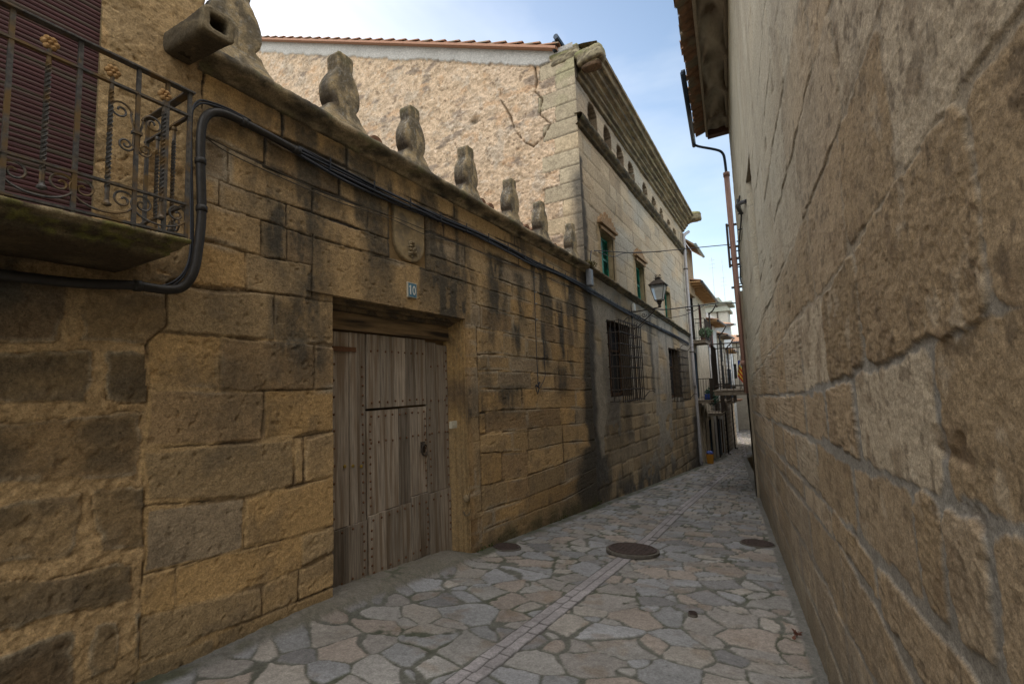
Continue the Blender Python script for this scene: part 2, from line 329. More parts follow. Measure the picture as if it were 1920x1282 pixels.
def left_wall(y, z):
    d, k, s, ho, lim = left_wall_field(y, z)
    r1 = rnd(k, s, 11); r2 = rnd(k, s, 12); r3 = rnd(k, s, 13)
    n1 = fbm(y*5, z*5, 40, 4); n2 = fbm(y*26, z*26, 41, 4); n3 = fbm(y*1.3, z*1.3, 42, 3); n4 = fbm(y*70, z*70, 48, 3)
    # half width of the mortar band
    mw = np.where(ho, .024+.03*ss(.42, .7, n1), .0045+.013*ss(.5, .75, fbm(y*2.1, z*2.1, 44, 3))+(z < .8)*(y < 2.7)*(.002+.014*ss(.35, .65, fbm(y*3.3, z*3.3, 49, 3))))
    mw = np.where(ho & (z > .8), .02+.10*ss(.35, .7, n1), mw)
    e = ss(mw-.004, mw+np.where(ho, .011, .005), d+(n2-.5)*np.where(ho, .022, .012))   # 1 = stone, 0 = joint
    crack = (1-ss(.0, .006, np.abs(d-np.where(ho, mw*.9, .0015))+(n2-.5)*.006))*ss(.42, .6, fbm(y*3.1, z*3.1, 45, 3))
    h = (r1-.5)*.010+(n1-.5)*.008+(n2-.5)*.0045+(n4-.5)*.0045
    h = np.where(ho, h+(n1-.5)*.014+.005+(n2-.5)*.006, h)
    dep = np.where(ho, .005, .011)*ss(.38, .62, fbm(y*2.6, z*2.6, 47, 3))+.001
    H = h*e+(1-e)*(np.where(ho, h*.75-.004+(n2-.5)*.012+(n1-.5)*.006, -dep+(n2-.5)*.008))-crack*np.where(ho, .008, .010)
    pit = ss(.70, .8, fbm(y*19, z*19, 46, 3))*e; H = H-pit*.008
    # sunk panel that holds the coat of arms
    pn = (y > 3.47) & (y < 4.10) & (z > 1.37) & (z < 2.02); H = np.where(pn, -.09+h*.4, H)
    # colours
    col = block_colour(k, s, 21, [TAN, GOLD, (.34, .25, .14), GRY, (.30, .21, .115)], [.34, .18, .26, .08, .14])
    hc = block_colour(k, s, 22, [(.20, .145, .08), (.26, .185, .10), (.17, .12, .07), (.29, .20, .105)], [.35, .25, .25, .15])
    hc = mixc(hc, (.10, .078, .05), ss(.42, .72, fbm(y*4.2, z*4.2, 50, 4))*.75*ss(.0, .10, d))
    up = ss(.75, 1.1, z)
    hc = mixc(hc, (.42, .31, .17), (up*.75)*ss(.3, .6, n3+.1))
    col = np.where(ho[..., None], hc, col)
    col = mixc(col, (.15, .12, .085), ss(.5, .78, n1)*.45*(1-up))
    # pale lime bloom on the edge of some stones
    bl = ss(.5, .75, fbm(y*1.7+5, z*1.7, 51, 3))*(1-ss(.012, .06, d))*.8
    col = mixc(col, (.36, .32, .25), bl)
    mor = np.where(ho[..., None], np.array((.42, .295, .155)), np.array((.42, .295, .15)))*(.8+.4*n2)[..., None]
    mor = mixc(mor, (.12, .09, .06), np.where(ho, .08, ss(.45, .6, fbm(y*2.6, z*2.6, 47, 3))*.7+.5*ss(1.0, 1.6, z)))
    rim = ss(mw+.035, mw+.004, d)*ss(.35, .6, fbm(y*7, z*7, 52, 3))*ho*(z < .8)*.65; col = mixc(col, (.33, .28, .20), rim)
    col = mor*(1-e)[..., None]+col*e[..., None]
    col = mixc(col, (.035, .027, .02), crack*np.where(ho, .5, .7))
    # run-off stains and black lichen under the cornice, plus painted panel and balcony shade
    st = np.zeros(y.shape)
    for a in [(2.05, 2.4, 1.9, .35, .5), (2.32, 1.85, 1.1, .34, .75), (2.5, 1.1, .2, .26, .6), (2.3, .78, .45, .13, .5), (2.78, 2.3, 1.6, .22, .5), (3.25, 2.3, 1.5, .2, .4), (3.48, 2.35, 1.36, .05, .7),  # last entry: shade along the sunk panel's edge, painted dark
              (3.3, 1.6, .9, .22, .4), (4.15, 2.3, 1.7, .12, .6), (4.45, 1.35, .86, .38, .95), (4.9, 1.9, 1.35, .2, .5), (5.6, 1.9, 1.2, .26, .75), (6.2, 1.75, 1.0, .18, .6), (5.5, 1.35, 1.02, .28, .8),
              (5.3, 1.0, .55, .16, .6), (6.05, .95, .55, .13, .7), (7.0, 2.0, .4, .12, .8), (7.7, 1.5, .5, .14, .75), (8.1, 1.2, .2, .12, .5), (7.6, .35, -.1, .3, .6), (4.9, .02, -.35, .35, .7), (5.9, .02, -.33, .45, .65), (5.2, .3, .08, .2, .5),
              (-.4, .80, .56, 1.45, .85), (2.9, 2.3, 1.9, .3, .6), (1.9, .78, .48, .2, .25), (1.85, .3, -.2, .3, .35), (2.0, 0.0, -.3, .35, .3)]:  # first entry: soot together with painted shade below the balcony slab
        st = np.maximum(st, streak(y, z, *a))
    st = st*(.6+.75*ss(.32, .62, fbm(y*9, z*3.5, 61, 5, .62)))
    for a in [(9.1, 2.35, -2.7, .34, 1.25), (8.9, -1.2, -2.9, .75, 1.0)]: st = np.maximum(st, streak(y, z, *a))
    gen = ss(.46, .66, fbm(y*3.2, z*.8, 60, 4))*ss(.3, 1.5, z)*.85*ss(1.75, 2.2, y)
    st = np.maximum(st, gen)
    st = np.maximum(st, ss(-1.0, -2.1, z+.14*(y-4.5)-.0*y)*ss(5.2, 8.2, y)*ss(.3, .6, n1+.15)*.95)
    st = st*(.8+.4*n2)
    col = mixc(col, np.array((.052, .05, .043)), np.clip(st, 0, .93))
    # warm wash beside the door
    wa = np.exp(-((y-4.8)/.07)**2)*(z < .75)*.25; col = mixc(col, (.42, .24, .08), wa*(1-np.clip(st, 0, 1)))
    # moss by the foot of the wall
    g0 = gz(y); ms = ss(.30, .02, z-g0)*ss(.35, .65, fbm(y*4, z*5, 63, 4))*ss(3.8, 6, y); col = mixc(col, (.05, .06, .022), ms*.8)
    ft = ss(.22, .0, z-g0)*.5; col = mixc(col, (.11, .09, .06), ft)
    col = mixc(col, (.09, .07, .05), pn*.55)  # shade of the sunk panel put into its colour
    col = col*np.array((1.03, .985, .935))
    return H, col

def steps(a, b, f, must=()):
    o = [a]
    while o[-1] < b: o.append(o[-1]+f(o[-1]))
    o[-1] = b; o = sorted(set([round(v, 4) for v in o]+[m for m in must if a < m < b]))
    return np.array(o)
zf = lambda z: .0085 if z < 2.7 else .03
def wall_patch(name, y0, y1, z0, z1, parent, holes=(), xoff=0.0, must=()):
    ys = steps(y0, y1, lambda y: max(.0085, (y*y+11.6)/(3.4*512)*.95), [h[0] for h in holes]+[h[1] for h in holes]+list(must))
    zs = steps(z0, z1, zf, [h[2] for h in holes]+[h[3] for h in holes])
    Yg, Zg = np.meshgrid(ys, zs); H, col = left_wall(Yg, Zg)
    P = np.stack([-A+H+xoff, Yg, Zg], -1)
    yc = (ys[1:]+ys[:-1])/2; zc = (zs[1:]+zs[:-1])/2; Yc, Zc = np.meshgrid(yc, zc); keep = np.ones(Yc.shape, bool)
    for a, b, c, d in holes: keep &= ~((Yc > a) & (Yc < b) & (Zc > c) & (Zc < d))
    return grid(name, P, col, M['stone'], parent, keep)

# near house on the left
house = empty('stone_house', (-A, 0, -1.5), 'old rubble stone house at the left edge, carrying the iron balcony', 'house')
SH = (-.9, 1.087, .9, 4.2)                   # balcony door opening y0,y1,z0,z1
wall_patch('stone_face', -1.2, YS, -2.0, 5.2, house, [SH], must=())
b = MB()
b.bb((-A-7, -8, -2.2), (-A-.25, YS-.003, 5.19)); b.bb((-A-.24, -8, -2.2), (-A-.01, -1.21, 5.19))
b.bb((-A-.24, YS-.03, 2.3), (-A-.04, YS-.002, 5.19))
b.build('masonry_body', noise_mat('plain_masonry', (.2, .15, .09), (.34, .25, .14), 6, .95, bump=.6, dist=.02), house)

# garden wall
gwall = empty('garden_wall', (-A, 5, -2.0), 'long golden ashlar garden wall with the plank door and the urn shaped merlons', 'wall')
wall_patch('stone_face', YS, 9.12, -2.9, 2.36, gwall, [(DOOR[0], DOOR[1], -2.9, DOOR[2])])
b = MB()
b.bb((-A-.45, YS, -2.9), (-A-.06, DOOR[0]-.003, 2.34)); b.bb((-A-.45, DOOR[1]+.003, -2.9), (-A-.06, 9.09, 2.34)); b.bb((-A-.45, DOOR[0]-.002, DOOR[2]+.003), (-A-.06, DOOR[1]+.002, 2.34))
b.bb((-A-.055, DOOR[0]-.06, -2.9), (-A-.022, DOOR[0]-.001, DOOR[2])); b.bb((-A-.055, DOOR[1]+.001, -2.9), (-A-.03, DOOR[1]+.06, DOOR[2]))
b.build('wall_core', noise_mat('jamb_stone', (.22, .155, .08), (.36, .25, .13), 8, .95, bump=.6, dist=.02), gwall)

# ---- ground
def street():
    ys = steps(.6, 66, lambda y: min(.35, max(.011, .00135*y*y)))
    xs0 = np.linspace(0, 1, 430)
    Yg, T = np.meshgrid(ys, xs0, indexing='ij')
    xr = np.where(Yg < 31, wx(Yg)+.12, wx(31)+.12+(Yg-31)*.12); xl = np.where(Yg < 31, -3.62+0*Yg, -3.62-(Yg-31)*.22)
    X = xl+(xr-xl)*T
    base = gz(Yg)
    # crazy paving: nearest and second nearest seed on a jittered lattice
    S = .25
    wxn = X+(fbm(X*2, Yg*2, 101, 2)-.5)*.10; wyn = Yg+(fbm(X*2+9, Yg*2, 102, 2)-.5)*.10
    u = wxn/(S*1.15); v = wyn/(S*.88); iu = np.floor(u); iv = np.floor(v)
    f1 = np.full(X.shape, 9.); f2 = f1.copy(); a1 = f1.copy(); b1 = f1.copy(); px1 = f1*0; py1 = f1*0; px2 = f1*0; py2 = f1*0
    for di in (-2, -1, 0, 1, 2):
        for dj in (-2, -1, 0, 1, 2):
            ci = iu+di; cj = iv+dj
            sx = (ci+.5+(_h(ci, cj, 201)-.5)*1.02)*S*1.15; sy = (cj+.5+(_h(ci, cj, 202)-.5)*1.02)*S*.88
            w = (_h(ci, cj, 203)-.5)*.17
            dd = np.hypot((wxn-sx), (wyn-sy)*1.1)-w
            c1 = dd < f1; c2 = (~c1) & (dd < f2)
            f2 = np.where(c1, f1, np.where(c2, dd, f2)); px2 = np.where(c1, px1, np.where(c2, sx, px2)); py2 = np.where(c1, py1, np.where(c2, sy, py2))
            f1 = np.where(c1, dd, f1); a1 = np.where(c1, ci, a1); b1 = np.where(c1, cj, b1); px1 = np.where(c1, sx, px1); py1 = np.where(c1, sy, py1)
    D = (f2-f1)/2
    n1 = fbm(X*4, Yg*4, 110, 4); n2 = fbm(X*22, Yg*22, 111, 4); n3 = fbm(X*.9, Yg*.9, 112, 3); n4 = fbm(X*60, Yg*60, 113, 3)
    jw = .0015+.014*ss(.35, .7, n1)
    e = ss(jw, jw+.008, D+(n2-.5)*.018)
    r1 = _h(a1, b1, 210); r2 = _h(a1, b1, 211); r3 = _h(a1, b1, 212)
    tilt = ((X-px1)*(r2-.5)+(Yg-py1)*(r3-.5))*.022
    H = e*(.006+(r1-.5)*.005+tilt+(n1-.5)*.012+(n2-.5)*.006)+(1-e)*((n2-.5)*.008)
    pal = [(.31, .29, .265), (.28, .255, .23), (.26, .255, .25), (.34, .305, .265), (.22, .21, .205), (.31, .26, .22), (.29, .285, .285)]
    col = np.zeros(X.shape+(3,)); q = np.floor(r1*len(pal)).astype(int)
    for i, c in enumerate(pal): col[q == i] = c
    col *= (.88+.26*r2)[..., None]*(.82+.36*n1)[..., None]
    col = mixc(col, (.20, .13, .07), ss(.6, .8, fbm(X*6, Yg*6, 114, 3))*.35)
    jc = np.zeros(X.shape+(3,))+np.array((.135, .13, .108))
    jc = mixc(jc, (.055, .065, .03), ss(.45, .66, fbm(X*2.2, Yg*2.2, 115, 3))*.6); jc *= (.75+.5*n2)[..., None]
    col = jc*(1-e)[..., None]+col*e[..., None]
    # centre line of two rows of setts
    cx = np.interp(Yg, [0, 7, 10, 16, 31, 40, 66], [-1.87, -1.85, -1.97, -2.1, -2.33, -3.1, -6.5])
    t = X-cx+.0
    hwid = .092
    inn = np.abs(t) < hwid
    row = (t > 0).astype(int); sl = .20; yy = Yg/sl+row*.5+.2*_h(row*1.0, row*0., 5); fy = np.abs(yy-np.round(yy))*sl
    dd = np.minimum(np.minimum(np.abs(t), hwid-np.abs(t)), fy)
    e2 = ss(.0022, .007, dd); sid = _h(np.round(yy), row*1., 230)
    c2 = np.array((.33, .30, .295))*(.85+.3*sid)[..., None]*(.85+.3*n1)[..., None]
    c2 = c2*e2[..., None]+np.array((.07, .062, .055))*(1-e2)[..., None]
    H2 = .012+(sid-.5)*.004-(1-e2)*.008+(n2-.5)*.003
    b_ = ss(hwid+.012, hwid, np.abs(t))
    H = H*(1-b_)+H2*b_; col = col*(1-b_)[..., None]+c2*b_[..., None]
    # cement fillets along both walls, raised sill by the door
    el = X-xl; er = xr-.12-X
    wl = .10+.08*n3; fl = ss(wl+.03, wl-.02, el-.22); fr = ss(.10+.08*(n1-.5), .06, er)
    cem = np.array((.17, .16, .14))*(.75+.5*n1)[..., None]
    mossm = ss(.40, .6, fbm(X*5, Yg*5, 117, 4))
    cemL = mixc(cem, (.07, .075, .035), mossm*.7)
    H = H*(1-fl)+fl*(.02+(n2-.5)*.02); col = col*(1-fl)[..., None]+cemL*fl[..., None]
    H = H*(1-fr)+fr*(.012+(n2-.5)*.014+(n1-.5)*.02); col = col*(1-fr)[..., None]+cem*fr[..., None]
    sill = ss(4.9, 4.4, Yg)*ss(1.5, 2.7, Yg); rise = sill*ss(.55, .2, el)*.085; H = H+rise
    col = mixc(col, (.19, .165, .13), ss(.45, .33, el)*sill*.8)
    # overall wet/dirty variation and mossy left half
    col = mixc(col, (.08, .085, .05), ss(.55, .75, fbm(X*1.4, Yg*1.4, 118, 4))*ss(2.6, .3, el)*(1-e)*.8)
    col *= (.74+.26*n3)[..., None]*np.array((.97, 1.0, 1.04))
    dish = -.035*np.exp(-(t/.7)**2)
    P = np.stack([X, Yg, base+H-.012+dish], -1)
    return grid('street_paving', P, col, M['paving'])
g = street(); g['kind'] = 'structure'
b = MB(); b.add([(-400, -200, -5.6), (400, -200, -5.6), (400, 900, -5.6), (-400, 900, -5.6)], [(0, 1, 2, 3)])
o = b.build('ground', noise_mat('earth', (.12, .11, .09), (.2, .18, .14), 2)); o['kind'] = 'structure'

# ---- right wall
def rl(*pts):
    P = [PR(*p) for p in pts]; return [p[1] for p in P], [p[2] for p in P]
def right_wall_obj():
    par = empty('rendered_stone_house', (.41, 0, -1.5), 'tall stone house filling the right side, its joints smeared with grey lime mortar', 'house')
    def zl(a, b=-.05, w=.03, s=1):
        ys = np.linspace(-.6, 13, 40); return (ys, a+b*(ys-1)+(fbm(ys*.8+s, ys*0+s, 5, 2)-.5)*w*2)
    lines = [zl(5.3, -.02, s=2), zl(4.85, -.02, s=3), zl(4.4, -.02, s=4), zl(3.95, -.02, s=5), zl(3.5, -.02, s=6), zl(3.05, -.03, s=7), zl(2.6, -.03, s=8), zl(2.2, -.03, s=9), zl(1.75, -.03, s=1), zl(1.32, -.035, s=12),
             zl(.90, -.035), zl(.47, -.045), ([-.6, 1.13, 1.36, 2.1, 3.65, 9.3, 13], [.14, .09, .065, 0, -.12, -.3, -.45]), ([-.6, 1.1, 1.57, 2.7, 7, 13], [-.22, -.27, -.3, -.345, -.54, -.8]),
             ([-.6, 1.56, 1.8, 2.5, 4.07, 8.9, 13], [-.55, -.60, -.61, -.65, -.72, -1.03, -1.25]), ([-.6, 1.7, 2.1, 2.56, 6, 13], [-.8, -.85, -.82, -.79, -1.02, -1.5]), zl(-1.08, -.055), zl(-1.42, -.06), zl(-1.75, -.07)]
    js = {i: jrand(-.6, 13, .5, 1.15, 300+i) for i in range(0, 21)}
    js[11] = [.2, 1.45, 2.0, 2.75, 3.3, 4.2, 5.4, 6.1, 7.5, 9, 10.5]; js[12] = [.4, 1.09, 1.93, 2.6, 3.4, 4.4, 5.2, 6.6, 8, 9.5, 11]; js[10] = [.7, 1.27, 1.9, 2.9, 3.8, 5, 6, 7.4, 9, 10.6]
    js[13] = [.4, 1.39, 2.13, 2.75, 3.5, 4.3, 5.2, 6.3, 7.4, 8.8, 10.2]; js[14] = [.6, 1.22, 1.43, 1.62, 2.3, 3.2, 4.1, 5.1, 6.4, 8, 9.6]; js[15] = [.5, 1.3, 2.1, 2.9, 3.9, 5.2, 6.6, 8.1, 9.9]
    ys = steps(.12, 12.3, lambda y: max(.0042, .0040*y*y+.0*y))
    zs = np.concatenate([np.linspace(-2.9, -1.6, 90)[:-1], np.linspace(-1.6, 1.6, 640)[:-1], np.linspace(1.6, 3.2, 160)[:-1], np.linspace(3.2, 6.35, 160)])
    Y, Z = np.meshgrid(ys, zs)
    d, k, s = course_field(Y, Z, lines, js, .022, 70, .06, 5)
    r1 = rnd(k, s, 61); n1 = fbm(Y*6, Z*6, 140, 4); n2 = fbm(Y*30, Z*30, 141, 4); n3 = fbm(Y*1.1, Z*1.1, 142, 3); n4 = fbm(Y*100, Z*100, 143, 4); n5 = fbm(Y*13, Z*13, 144, 4)
    thick = np.where(k == 13, .5, 1.0)
    mw = .0025+.012*ss(.35, .7, n1)+.018*((k >= 13) | (d > 9)).astype(float)*ss(.3, .6, n3)
    e = ss(mw-.003, mw+.008, d+(n2-.5)*.022+(n5-.5)*.022)
    rough = ss(.45, .75, r1)*ss(-.2, .3, .4-Z+.0*Y)
    h = (r1-.5)*.009+(n1-.5)*.007+(n5-.5)*.004+(n2-.5)*.004*(1+1.0*rough)+(n4-.5)*.0035*(1+rough)
    hole = .8*ss(.69, .76, fbm(Y*4.2+3, Z*4.2, 146, 4))*.012*ss(.40, .62, n5)
    H = h*e+(1-e)*(-.004+(n2-.5)*.004+(n5-.5)*.003)-hole
    col = block_colour(k, s, 31, [(.39, .31, .215), (.35, .265, .17), (.31, .23, .14), (.42, .35, .255), (.27, .20, .12)], [.28, .22, .18, .2, .12])
    dk = rough[..., None]*.3; col = col*(1-dk)+np.array((.21, .145, .08))*dk
    col = mixc(col, (.16, .11, .065), ss(.50, .72, n5*.6+n1*.4)*.6); col = mixc(col, (.11, .08, .05), ss(.64, .72, fbm(Y*24, Z*18, 149, 4))*.6); col = mixc(col, (.46, .40, .31), ss(.66, .76, fbm(Y*9+4, Z*7, 151, 5, .6))*.35)
    mor = mixc(np.zeros(Y.shape+(3,))+np.array((.235, .218, .19)), (.33, .26, .17), ss(-.1, .5, Z)*.6)*(.8+.4*n2)[..., None]
    col = mor*(1-e)[..., None]+col*e[..., None]
    # grey-green lime wash high up and towards the corner
    lw = ss(.4, 1.5, Z+.12*(Y-2)+(n3-.5)*1.2)*.75*ss(2.0, 5.5, Y+.6*Z); col = mixc(col, (.42, .41, .34), lw*.85)
    col = mixc(col, (.12, .08, .05), np.clip(hole*38, 0, .8))
    vs = ss(.55, .75, fbm(Y*5, Z*.5, 147, 4))*.3; col = mixc(col, (.2, .17, .13), vs*ss(.0, 1.5, Z))
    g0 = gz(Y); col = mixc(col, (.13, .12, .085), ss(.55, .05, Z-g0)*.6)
    col = mixc(col, (.17, .14, .105), ss(-.2, -1.3, Z)*ss(.25, .6, n1+.1)*.55)
    nx, ny = -1/math.hypot(1, .09), -.09/math.hypot(1, .09)
    # tall slot (blocked window)
    sl = (Y > 6.25) & (Y < 7.15) & (Z > 1.05) & (Z < 2.75); H = np.where(sl, H-.16, H); col = np.where(sl[..., None], col*np.array((.55, .48, .38)), col)
    X = wx(Y)+H*nx; Yp = Y+H*ny
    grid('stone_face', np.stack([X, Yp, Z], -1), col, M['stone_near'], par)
    b = MB()
    def q(y0, y1, x0, x1, z0, z1, mi=0):
        vs = [(wx(y)+x, y+.09*x, z) for z in (z0, z1) for y in (y0, y1) for x in (x0, x1)]
        b.add(vs, [(0, 1, 3, 2), (4, 6, 7, 5), (0, 4, 5, 1), (2, 3, 7, 6), (0, 2, 6, 4), (1, 5, 7, 3)], mi)
    q(-3, 12.29, .2, 8, -3.2, 6.3); q(-3, .125, .0, .19, -3.2, 6.3); q(12.15, 12.285, .012, .19, -2.9, 6.3)
    b.build('masonry_body', noise_mat('lime_plaster', (.26, .23, .18), (.4, .37, .31), 5, .95, bump=.5, dist=.01), par)
    return par
rhouse = right_wall_obj()
# ------------------------------------------------------------------ mouldings
def moulding(name, prof, y0, y1, parent, fy=.03, amp=.008, seed=0, x0=-A, cols=None, slope=0.0, joint=.9, mat=None, xslope=0.0, lin=False):
    """a run of carved stone along y; prof = (out, z) pairs, coloured by dirt and lichen"""
    pr = []
    for i in range(len(prof)-1):
        a, b_ = prof[i], prof[i+1]; n_ = max(1, int(math.hypot(b_[0]-a[0], b_[1]-a[1])/.014))
        pr += [(a[0]+(b_[0]-a[0])*t/n_, a[1]+(b_[1]-a[1])*t/n_) for t in range(n_)]
    pr.append(prof[-1]); pr = np.array(pr); ys = steps(y0, y1, fy if callable(fy) else (lambda y: fy))
    Y, T = np.meshgrid(ys, np.arange(len(pr))); O = pr[:, 0][T]; Z = pr[:, 1][T]
    s_ = Z+O
    n1 = fbm(Y*5, s_*7, seed, 4); n2 = fbm(Y*24, s_*24, seed+1, 4)
    jd = np.abs(((Y+seed*.37)/joint) % 1-.5)*joint; jd = .5*joint-jd; cut = (1-ss(.0, .008, jd))*.012
    D = (n1-.5)*amp*1.0+(n2-.5)*amp*1.1-cut
    if lin: n1 = .55*fbm(Y*.9, s_*22, seed, 4)+.45*n1
    base = np.zeros(Y.shape+(3,))+np.array(cols[0] if cols else (.27, .205, .115))
    base = mixc(base, cols[1] if cols else (.10, .085, .055), ss(.38, .6, n1)*.9)
    base = mixc(base, (.04, .037, .03), ss(.5, .75, fbm(Y*(1.5 if lin else 9), s_*(30 if lin else 14), seed+2, 4))*.8)
    base = mixc(base, (.16, .15, .07), ss(.62, .72, fbm(Y*6, s_*9, seed+3, 3))*.5)
    base *= (.75+.5*n2)[..., None]
    edge = np.clip(O*14, 0, 1)
    P = np.stack([x0+O+D*edge+xslope*(Y-y0), Y, Z+D*.8*edge+slope*(Y-y0)], -1)
    return grid(name, P, base, mat or M['stone'], parent)

moulding('cornice', [(-.02, 2.30), (.025, 2.315), (.03, 2.345), (.055, 2.352), (.075, 2.365), (.10, 2.37), (.125, 2.385), (.138, 2.41), (.138, 2.435), (.125, 2.455), (.10, 2.468), (.02, 2.475), (-.4, 2.48), (-.45, 2.3)], 1.62, 9.06, gwall, lambda y: .02+.004*y, .012, 12, cols=((.30, .235, .145), (.11, .09, .06)))

# ---- merlons
def merlon(yc, s=1.0, seed=0, lean=0.0, top=.61):
    prof = [(.245, 0), (.24, .03), (.205, .075), (.178, .12), (.165, .150), (.122, .175), (.124, .19), (.150, .235), (.162, .29), (.164, .34), (.154, .40), (.132, .46), (.104, .51), (.084, .55), (.080, .575), (.086, .60), (.090, top-.03), (.076, top)]
    zz = np.linspace(0, top, 60); hw = np.interp(zz, [p[1] for p in prof], [p[0] for p in prof])*s
    n_ = 72; th = np.linspace(0, 2*math.pi, n_+1); vs = []; cs = []
    T, K = np.meshgrid(th, np.arange(len(zz))); HW = hw[K]; Z = zz[K]
    c, sn = np.cos(T), np.sin(T); e_ = 12.0; rr = (np.abs(c)**e_+np.abs(sn)**e_)**(-1/e_)
    hx = .088-.010*ss(.5, .58, Z)+.03*ss(.14, .0, Z)
    X = rr*c*hx; Yy = rr*sn*HW
    ny = np.where(T > 2*math.pi-1e-6, 0, T)
    q1 = fbm(np.cos(T)*2.2+seed*3, Z*6+np.sin(T)*2.2, 500+seed, 4); q2 = fbm(np.cos(T)*8+seed, Z*30+np.sin(T)*8, 520+seed, 4)
    D = (q1-.5)*.028+(q2-.5)*.024
    X = X*(1+D*2.2); Yy = Yy*(1+D*1.5); Z2 = Z+D*.35*(Z > .02)
    # close the top
    cap = [1.0, .7, .3, 0.0]
    Xs = [X]; Ys = [Yy]; Zs = [Z2]
    for q in cap[1:]:
        Xs.append(X[-1:]*q); Ys.append(Yy[-1:]*q); Zs.append(Z2[-1:]*q+(top+.012)*(1-q)+0*X[-1:])
    X = np.concatenate(Xs); Yy = np.concatenate(Ys); Z2 = np.concatenate(Zs)
    n1 = fbm(T*2+seed, Z*8, 540+seed, 4); n1 = np.concatenate([n1, np.repeat(n1[-1:], 3, 0)]); zc = np.concatenate([Z, np.repeat(Z[-1:], 3, 0)])
    col = np.zeros(X.shape+(3,))+np.array((.36, .28, .165))
    side = np.abs(np.concatenate([sn, np.repeat(sn[-1:], 3, 0)]))
    col = mixc(col, (.10, .088, .068), ss(.4, .62, n1)*.75)
    col = mixc(col, (.07, .062, .052), ss(.6, .95, side)*.72)  # shade of the side faces put into the colour
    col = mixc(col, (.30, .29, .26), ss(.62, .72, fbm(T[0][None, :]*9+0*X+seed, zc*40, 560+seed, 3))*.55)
    col = mixc(col, (.16, .14, .07), ss(.58, .68, zc)*ss(.4, .65, n1)*.6); col = mixc(col, (.06, .045, .035), (np.concatenate([sn, np.repeat(sn[-1:], 3, 0)]) < -.5)*ss(.36, .2, zc)*ss(.12, .17, zc)*.8)  # moss on top, then painted shade under the bulge on the near side
    col *= (.7+.6*fbm(X*40+seed, Z2*40+Yy*31, 571, 3))[..., None]
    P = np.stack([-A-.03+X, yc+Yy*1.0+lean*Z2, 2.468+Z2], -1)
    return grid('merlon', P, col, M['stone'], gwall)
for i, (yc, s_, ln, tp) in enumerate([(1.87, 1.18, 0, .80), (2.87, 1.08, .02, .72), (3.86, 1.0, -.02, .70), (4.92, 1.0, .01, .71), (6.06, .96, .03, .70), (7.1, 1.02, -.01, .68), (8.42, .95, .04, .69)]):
    merlon(yc, s_, i, ln, tp)

# ---- stone waterspout
def spout():
    y0, x0 = 1.50, -A-.05; n_ = 40; K = 46
    th = np.linspace(0, 2*math.pi, n_+1); t = np.linspace(0, 1, K); T, S = np.meshgrid(th, t)
    e_ = 4.5; c, sn = np.cos(T), np.sin(T); rr = (np.abs(c)**e_+np.abs(sn)**e_)**(-1/e_)
    L0 = .56; hw = .098; hh = .088
    # outside from the wall to the lip, then back inside the channel
    out = np.clip(S/.62, 0, 1); inn = np.clip((S-.70)/.3, 0, 1); lip = np.clip((S-.62)/.08, 0, 1)
    X = x0+L0*out-(.42*inn)
    sc = 1-.10*(1-out)-lip*.48
    Yy = rr*c*hw*sc; Z = rr*sn*hh*sc
    q = fbm(c*2+S*5, sn*2+S*3, 600, 4); q2 = fbm(c*9+S*30, sn*9, 601, 4)
    D = 1+((q-.5)*.16+(q2-.5)*.07)
    Z0 = 2.385-.055*out*L0/.6
    P = np.stack([X, y0+Yy*D, Z0+Z*D], -1)
    col = np.zeros(X.shape+(3,))+np.array((.085, .068, .045)); col = mixc(col, (.18, .14, .085), ss(.5, .7, q)*.5*(S < .72)); col = mixc(col, (.26, .21, .13), ss(.55, .62, S)*ss(.74, .68, S)*.6); col = mixc(col, (.02, .017, .012), ss(.8, 1, S)*.8)
    o = grid('waterspout', P, col, M['stone'], gwall)
spout()

# ---- coat of arms
b = MB(); prof = [(-.235, .34), (.235, .34)]+[(.235*math.cos(a), -.06-.23*math.sin(a)) for a in np.linspace(0, math.pi, 17)]
b.prism([(p[0], p[1]) for p in prof], (-A-.088, 3.80, 1.68), (0, 1, 0), (0, 0, 1), (.082, 0, 0))
o = b.build('coat_of_arms', noise_mat('shield_stone', (.22, .165, .095), (.36, .27, .15), 14, .95, bump=.7, dist=.02, c3=(.16, .13, .09), s3=5), gwall, bevel=.018, segs=3)
b = MB()
rr_ = random.Random(5)
for i in range(26):
    a = rr_.uniform(0, 6.28); q = rr_.uniform(0, .075); b.lathe((-A-.01+rr_.uniform(-.004, .012), 3.81+q*math.cos(a)*.9, 1.53+q*math.sin(a)*1.2), [(.001, -.02), (.02, -.012), (.026, 0), (.018, .012), (.001, .02)], 7)
b.build('broken_carving', noise_mat('broken_stone', (.13, .10, .06), (.3, .23, .14), 30, .95, bump=.8, dist=.02), o, smooth=True)

